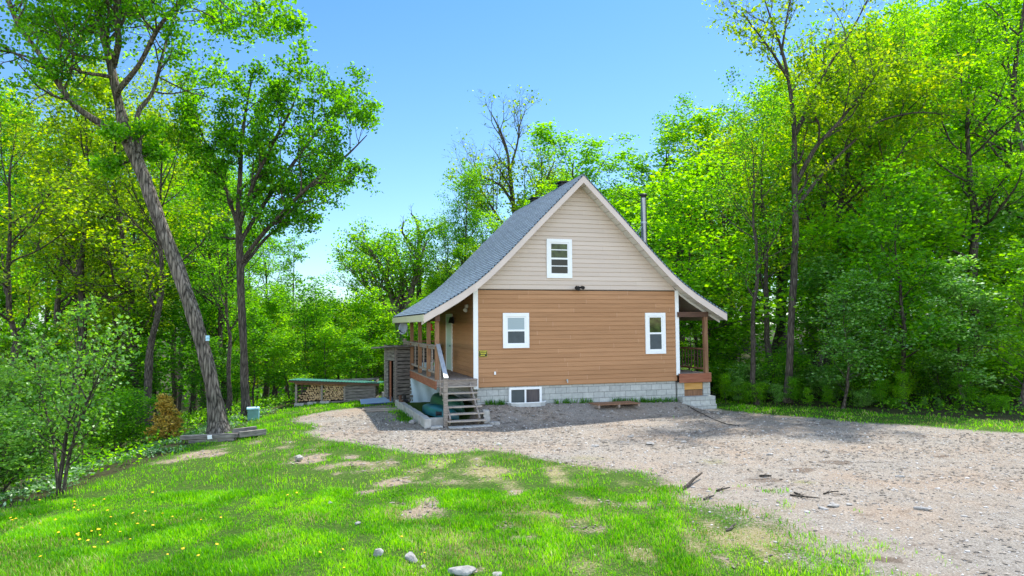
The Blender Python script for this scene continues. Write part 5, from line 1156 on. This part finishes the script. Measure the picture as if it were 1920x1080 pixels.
# ---- trees that stand out one by one
tree_px('maple_tree', TT['tall_b'], 838, 37, 395, 'low broad leafy maple touching the left slope of the roof', 130, leafm='leaf_lime', rz=3.3)
tree_px('maple_tree', TT['tall_a'], 918, 43, 345, 'leafy maple filling the gap left of the half-bare one behind the roof', 120, leafm='leaf_fresh', rz=4.3)
tree_px('maple_tree', TT['tall_c'], 990, 39, 330, 'yellow-green leafy maple right below the bare top branches behind the roof', 120, leafm='leaf_lime', rz=5.3)
tree_px('maple_tree', TT['tall_b'], 705, 47, 432, 'round-crowned maple standing behind the broad dark-limbed one', 150, leafm='leaf_fresh', rz=1.3)
tree_px('maple_tree', TT['tall_b'], 1085, 46, 310, 'leafy maple hidden to its crown by the roof peak', 130, leafm='leaf_lime', rz=2.3)
tree_px('maple_tree', TT['tall_a'], 862, 38, 292, 'upright leafy maple just left of the half-bare one behind the roof', 120, rz=1)
tree_px('maple_tree', TT['open_b'], 1025, 44, 292, 'thin yellow-green maple behind the roof peak, left of it', 110, leafm='leaf_olive', rz=2)
tree_px('maple_tree', TT['tall_c'], 1150, 41, 228, 'green maple rising behind the right side of the roof peak', 190, rz=3)
tree_px('maple_tree', TT['tall_b'], 1262, 40, 184, 'round-topped darker maple between chimney and tall half-bare tree', 210, leafm='leaf_fresh', rz=.5)
tree_px('maple_tree', TT['open_a'], 1360, 36, 172, 'yellow-green maple right behind the bright round tree', 230, leafm='leaf_olive', rz=1.3)
tree_px('maple_tree', TT['young_b'], 1312, 30, 296, 'bright lime round-headed maple behind the chimney and right porch', 240, leafm='leaf_lime', rz=.3)
tree_px('maple_tree', TT['tall_b'], 1835, 29, -10, 'tall vivid green maple at the right, its crown cut by the top', 300, leafm='leaf_lime', rz=2.2)
tree_px('maple_tree', TT['open_a'], 1690, 34, 5, 'airy yellow-green maple between the half-bare tree and the vivid green one', 260, leafm='leaf_olive', rz=2.9)
tree_px('maple_tree', TT['tall_c'], 1935, 33, -120, 'tall dark-stemmed maple at the far right edge', 260, leafm='leaf_fresh', rz=4)
tree_px('maple_tree', TT['tall_a'], 1560, 33, 150, 'leafy maple close behind the tall half-bare tree', 240, leafm='leaf_lime', rz=4.4)
tree_px('maple_tree', TT['tall_c'], 1545, 30, 25, 'yellow-green maple crowding the right side of the tall half-bare tree', 210, leafm='leaf_olive', rz=.2)
tree_px('maple_tree', TT['tall_a'], 1630, 29.5, -10, 'tall airy maple between the crowded yellow-green one and the vivid green one', 210, leafm='leaf_lime', rz=1.2)
tree_px('young_tree', TT['young_a'], 1690, 24.5, 285, 'grey-green young tree with fine leaves in front of the right woods', 200, leafm='leaf_fresh', rz=.9)
tree_px('young_tree', TT['young_b'], 1575, 24, 500, 'pale-leaved bushy sapling at the gravel edge right of the porch', 210, leafm='leaf_sheen', rz=1.9)
tree_px('young_tree', TT['young_b'], 1905, 22.5, 430, 'light green young tree at the right edge of the picture', 230, leafm='leaf_lime', rz=2.4)
tree_px('young_tree', TT['young_a'], 1800, 23.5, 470, 'bushy young tree left of the light green one at the right edge', 190, leafm='leaf_sheen', rz=3.4)
tree_px('young_tree', TT['young_c'], 1360, 29.5, 560, 'thin low maple in shade between the right porch and the grey trunks', 120, leafm='leaf_fresh', rz=3.0)
tree_px('maple_tree', TT['open_a'], 1418, 26.0, 130, 'grey straight trunk nearest the right porch, crown above', 170, leafm='leaf_fresh', rz=5.0)
tree_px('maple_tree', TT['open_b'], 1441, 27.6, 200, 'second straight trunk from the right porch, just behind the first', 170, leafm='leaf_olive', rz=5.5)
# spruce-like thin conifer above the low trees on the left
T_con = grow(41, 10, .10, .30, .13, 30, 5, 3, .13, 4, .12, shape='cone', lowang=85, topang=70, leafm='leaf_dark', up=.0)
tree_px('spruce_tree', T_con, 553, 52, 428, 'thin sparse conifer poking above the low trees left of the sky gap', 70)
# low young trees behind the woodshed
for i, (px, Y, yt, w, lf, nm) in enumerate([(510, 36, 520, 90, 'leaf_fresh', 'second from the slim trunk'), (575, 33, 515, 110, 'leaf_fresh', 'tallest over the woodshed roof'), (640, 35, 545, 110, 'leaf_lime', 'over the middle of the woodshed'), (690, 33, 530, 120, 'leaf_lime', 'over the right end of the woodshed'), (545, 31, 610, 90, 'leaf_lime', 'low one at the left end of the woodshed'), (618, 31.5, 600, 100, 'leaf_lime', 'low one behind the firewood'), (672, 31, 610, 90, 'leaf_fresh', 'low one behind the slatted wall of the woodshed'), (725, 34, 580, 90, 'leaf_lime', 'one touching the slatted shed'), (790, 34, 545, 120, 'leaf_lime', 'one seen between the porch posts'), (480, 30, 560, 90, 'leaf_fresh', 'one right behind the slim trunk')]):
    tree_px('young_tree', TT['young_' + 'abc'[i % 3]], px, Y, yt, 'sunlit young tree behind the woodshed, ' + nm, w, 'young trees behind the woodshed', lf, rz=i * 1.7)
# ---- left side singles
sap = surv(113, 926)
hero('sapling', (113, 926), [
    ([(108, 930, 0, 4), (118, 850, 0, 3.6), (135, 740, .1, 3), (150, 650, .2, 2.2), (158, 590, .2, 1)], 1, .2),
    ([(118, 930, 0, 3.6), (128, 850, -.1, 3), (165, 740, -.4, 2.4), (205, 660, -.5, 1)], 1, .2),
    ([(110, 925, 0, 3), (100, 820, .2, 2.4), (75, 720, .4, 1.6), (60, 650, .5, 1)], .9, .25),
], 'two-stemmed sapling with fresh leaves at the lower left lawn edge', 42, crown0=.12, W_=.24, n1=14, n2=5, n3=4, leaf=.07, per=4, sig=.11, barkm='bark_dark', leafm='leaf_pale', lowang=60, topang=35)
o = tree_px('shrub', TT['bush_a'], -10, 14.5, 740, 'fresh green shrub at the left edge of the picture', 200, leafm='leaf_pale', cat='shrub')
o = tree_px('shrub', TT['bush_b'], 215, 21.5, 720, 'leafy shrub behind the two-stemmed sapling', 150, leafm='leaf_fresh', cat='shrub', rz=2)
T_ced = grow(43, 1.4, .04, .02, .25, 40, 6, 4, .045, 9, .035, shape='cone', lowang=75, topang=30, leafm='leaf_cedar', up=.06)
pcd = surv(313, 830); plant('cedar_shrub', T_ced, (pcd[0], pcd[1], pcd[2] - .03), 'browning cone-shaped cedar left of the timber edging', 'shrub', s=(math.hypot(pcd[0], pcd[1]) / F * 84) / T_ced['H'], sxy=.27 / T_ced['hw'] * 1.35)
for i, (px, Y, yt, kind, w, lf, lb) in enumerate([
    (150, 31, 60, 'tall_b', 260, 'leaf_olive', 'tall maple with forked top left of the leaning trunk'),
    (18, 27, 120, 'open_a', 260, 'leaf_olive', 'dark slanting trunk at the left picture edge'),
    (275, 32, 170, 'tall_c', 200, 'leaf_olive', 'straight dark trunk seen left of the leaning trunk base'),
    (330, 38, 240, 'open_b', 170, 'leaf_lime', 'thin tree showing above the middle of the leaning trunk'),
    (405, 33, 300, 'tall_a', 170, 'leaf_fresh', 'tree just right of the leaning trunk'),
    (432, 36, 330, 'tall_c', 150, 'leaf_fresh', 'tree close left of the slim maple, behind it'),
    (497, 38, 420, 'tall_b', 150, 'leaf_fresh', 'rounded tree right behind the slim maple'),
    (205, 36, 150, 'open_a', 240, 'leaf_olive', 'grey trunk between the forked tall maple and the leaning one'),
    (85, 34, 130, 'open_b', 220, 'leaf_olive', 'pale narrow maple right of the slanting left-edge trunk'),
    (292, 26, 100, 'open_a', 240, 'leaf_olive', 'dark bare-trunked tree directly above the browning cedar'),
    (425, 28, 270, 'open_a', 150, 'leaf_fresh', 'thin dark trunk between the leaning maple and the slim maple')]):
    tree_px('maple_tree', TT[kind], px, Y, yt, lb, w, 'trees of the left woods', lf, rz=i * 2.1, tilt=-.12 if px == 18 else 0)
# ---- the body of the woods
rr = random.Random(77)
def wood(n, fx, fY, ftop, kinds, label, group, lf, wid=None, cat='tree', name='maple_tree'):
    for i in range(n):
        px = fx(i); Y = fY(i); k = rr.choice(kinds)
        tree_px(name, TT[k], px, Y, ftop(px, Y), label, wid(px, Y) if wid else None, group, rr.choice(lf), rz=rr.uniform(0, 6.28), cat=cat)
wood(18, lambda i: -120 + i * 34 + rr.uniform(-14, 14), lambda i: rr.uniform(40, 62), lambda px, Y: 190 + max(0, px - 250) * .75 + rr.uniform(-30, 60), ['tall_a', 'tall_b', 'tall_c', 'open_a'], 'tree standing deep in the left woods behind the front trunks', 'trees deep in the left woods', ['leaf_fresh', 'leaf_olive', 'leaf_lime'], lambda px, Y: 150)
wood(12, lambda i: -60 + i * 46 + rr.uniform(-12, 12), lambda i: rr.uniform(27, 40), lambda px, Y: rr.uniform(540, 670), ['young_a', 'young_b', 'young_c'], 'understory young tree in the shade of the left woods', 'understory of the left woods', ['leaf_olive', 'leaf_fresh', 'leaf_dark'], lambda px, Y: rr.uniform(110, 190), name='young_tree')
wood(4, lambda i: -130 + i * 70 + rr.uniform(-14, 14), lambda i: rr.uniform(18, 24), lambda px, Y: rr.uniform(650, 760), ['bush_a', 'bush_b'], 'low leafy shrub below the left woods edge', 'shrubs below the left woods edge', ['leaf_fresh', 'leaf_dark', 'leaf_pale'], lambda px, Y: rr.uniform(120, 190), cat='shrub', name='shrub')
wood(20, lambda i: 480 + i * 22 + rr.uniform(-14, 14), lambda i: rr.uniform(44, 70), lambda px, Y: 560 - max(0, px - 740) * .7 + rr.uniform(-20, 25), ['young_a', 'young_b', 'tall_a'], 'distant tree in the low wood behind the house and woodshed', 'distant low wood', ['leaf_fresh', 'leaf_lime', 'leaf_olive'], lambda px, Y: 110)
def rt(px, Y): return max(-150, 330 - (px - 1200) * .62) + rr.uniform(-30, 60)
wood(12, lambda i: 1190 + i * 68 + rr.uniform(-24, 24), lambda i: rr.uniform(36, 46), rt, ['tall_a', 'tall_b', 'tall_c'], 'tall maple inside the right woods', 'tall trees inside the right woods', ['leaf_fresh', 'leaf_lime'], lambda px, Y: 220)
wood(12, lambda i: 1180 + i * 75 + rr.uniform(-20, 20), lambda i: rr.uniform(48, 66), rt, ['tall_a', 'tall_b', 'tall_c'], 'farther tree deep in the right woods', 'trees deep in the right woods', ['leaf_fresh', 'leaf_dark'], lambda px, Y: 200)
wood(15, lambda i: (1290 if i < 2 else 1430) + i * 39 + rr.uniform(-14, 14), lambda i: rr.uniform(27, 33), lambda px, Y: rr.uniform(380, 560) - max(0, px - 1500) * .25, ['young_a', 'young_b', 'young_c'], 'understory young tree at the right woods', 'understory of the right woods', ['leaf_lime', 'leaf_sheen', 'leaf_lime'], lambda px, Y: rr.uniform(150, 220), name='young_tree')
wood(18, lambda i: 1345 + i * 35 + rr.uniform(-14, 14), lambda i: float(np.interp(1345 + i * 35, [1345, 1920, 2000], [27.2, 22.8, 22.4])) + rr.uniform(.2, 1.6), lambda px, Y: rr.uniform(640, 700), ['bush_a', 'bush_b'], 'low dark-leaved shrub along the right grass strip', 'shrubs along the right grass strip', ['leaf_sheen', 'leaf_fresh', 'leaf_lime'], lambda px, Y: rr.uniform(110, 170), cat='shrub', name='shrub')
wood(22, lambda i: 1350 + i * 27 + rr.uniform(-10, 10), lambda i: float(np.interp(1350 + i * 27, [1345, 1920, 2000], [26.0, 21.4, 21.0])) + rr.uniform(.0, .5), lambda px, Y: rr.uniform(690, 755), ['young_a', 'young_c', 'bush_a'], 'knee-high seedling shrub at the foot of the right woods', 'seedling shrubs at the foot of the right woods', ['leaf_sheen', 'leaf_fresh', 'leaf_lime'], lambda px, Y: rr.uniform(60, 100), cat='shrub', name='shrub')
# ---- pale ground cover along the left lawn edge
X, Y = scatter(20000, -13.5, -8.2, 8.5, 27); e_ = np.interp(X, [-13.5, -8.2], [0, 0]); ed = -9.4 + .9 * (fnoise(Y * .5, 3 + 0 * Y) - .5) * 2
dd = (X - ed); keep = rng.random(len(X)) < np.exp(-((dd + .35) / .5) ** 2) * np.clip(.2 + 2.2 * (fnoise(X * 1.4, Y * 1.4) - .35), 0, 1); X, Y = X[keep], Y[keep]
k = 5; X = np.repeat(X, k) + rng.normal(0, .07, len(X) * k); Y = np.repeat(Y, k) + rng.normal(0, .07, len(Y) * k); n = len(X)
c = np.stack([X, Y, gh(X, Y) + rng.uniform(.02, .15, n)], -1); nv = nrm(np.array([0, 0, .9]) + rng.normal(size=(n, 3)) * .5); d = nrm(np.cross(nv, rng.normal(size=(n, 3)))); q = np.cross(nv, d); s = rng.uniform(.022, .05, n)[:, None]
V = np.stack([c - d * s, c + q * s * .6, c + d * s, c - q * s * .6], 1).reshape(-1, 3)
tag(link('ground_cover', np_mesh('ground_cover', V, np.arange(n * 4).reshape(-1, 4), M['leaf_cover'], tint=rng.random(n))), kind='stuff')
# ---- forest floor plants
X, Y = scatter(70000, -40, 34, 12, 46); keep = (sample(forest, X, Y) > .8) & ~in_house(X, Y) & (np.abs(X) < Y * .85) & (rng.random(len(X)) < .55); X, Y = X[keep], Y[keep]
k = 4; X = np.repeat(X, k) + rng.normal(0, .12, len(X) * k); Y = np.repeat(Y, k) + rng.normal(0, .12, len(Y) * k); n = len(X)
c = np.stack([X, Y, gh(X, Y) + rng.uniform(.03, .5, n) * rng.uniform(.3, 1, n)], -1); nv = nrm(np.array([0, 0, .8]) + rng.normal(size=(n, 3)) * .6); d = nrm(np.cross(nv, rng.normal(size=(n, 3)))); q = np.cross(nv, d); s = rng.uniform(.03, .065, n)[:, None]
V = np.stack([c - d * s, c + q * s * .6, c + d * s, c - q * s * .6], 1).reshape(-1, 3)
tag(link('undergrowth', np_mesh('undergrowth', V, np.arange(n * 4).reshape(-1, 4), M['leaf_fresh'], tint=rng.random(n))), kind='stuff')
# ---- far wood: one leafy mass closing the view
V_ = []; n = 90000; th = rng.uniform(-.80, .80, n); D = rng.uniform(68, 95, n); X = np.tan(th) * D * .98; Y = D.copy()
topz = np.interp(X / Y * F + 960, [-200, 100, 400, 480, 560, 700, 820, 950, 1150, 1500, 2100], [210, 240, 430, 540, 575, 560, 500, 430, 360, 120, 60]); ht = (609 - topz) / F * Y + CZ
clump = fnoise(X * .22 + 100, Y * .22 + 50) ; g_ = gh(X, Y); zz = g_ + (ht * (.80 + .45 * (clump - .4)) - g_) * rng.random(n) ** .8
c = np.stack([X, Y, zz], -1) + rng.normal(size=(n, 3)) * .4; nv = nrm(np.array([0, -.3, .7]) + rng.normal(size=(n, 3)) * .6); d = nrm(np.cross(nv, rng.normal(size=(n, 3)))); q = np.cross(nv, d); s = rng.uniform(.18, .42, n)[:, None]
V = np.stack([c - d * s, c + q * s * .6, c + d * s, c - q * s * .6], 1).reshape(-1, 3)
tag(link('far_forest', np_mesh('far_forest', V, np.arange(n * 4).reshape(-1, 4), M['leaf_fresh'], tint=np.clip(rng.random(n) * .5 + clump * .5, 0, 1))), kind='stuff')
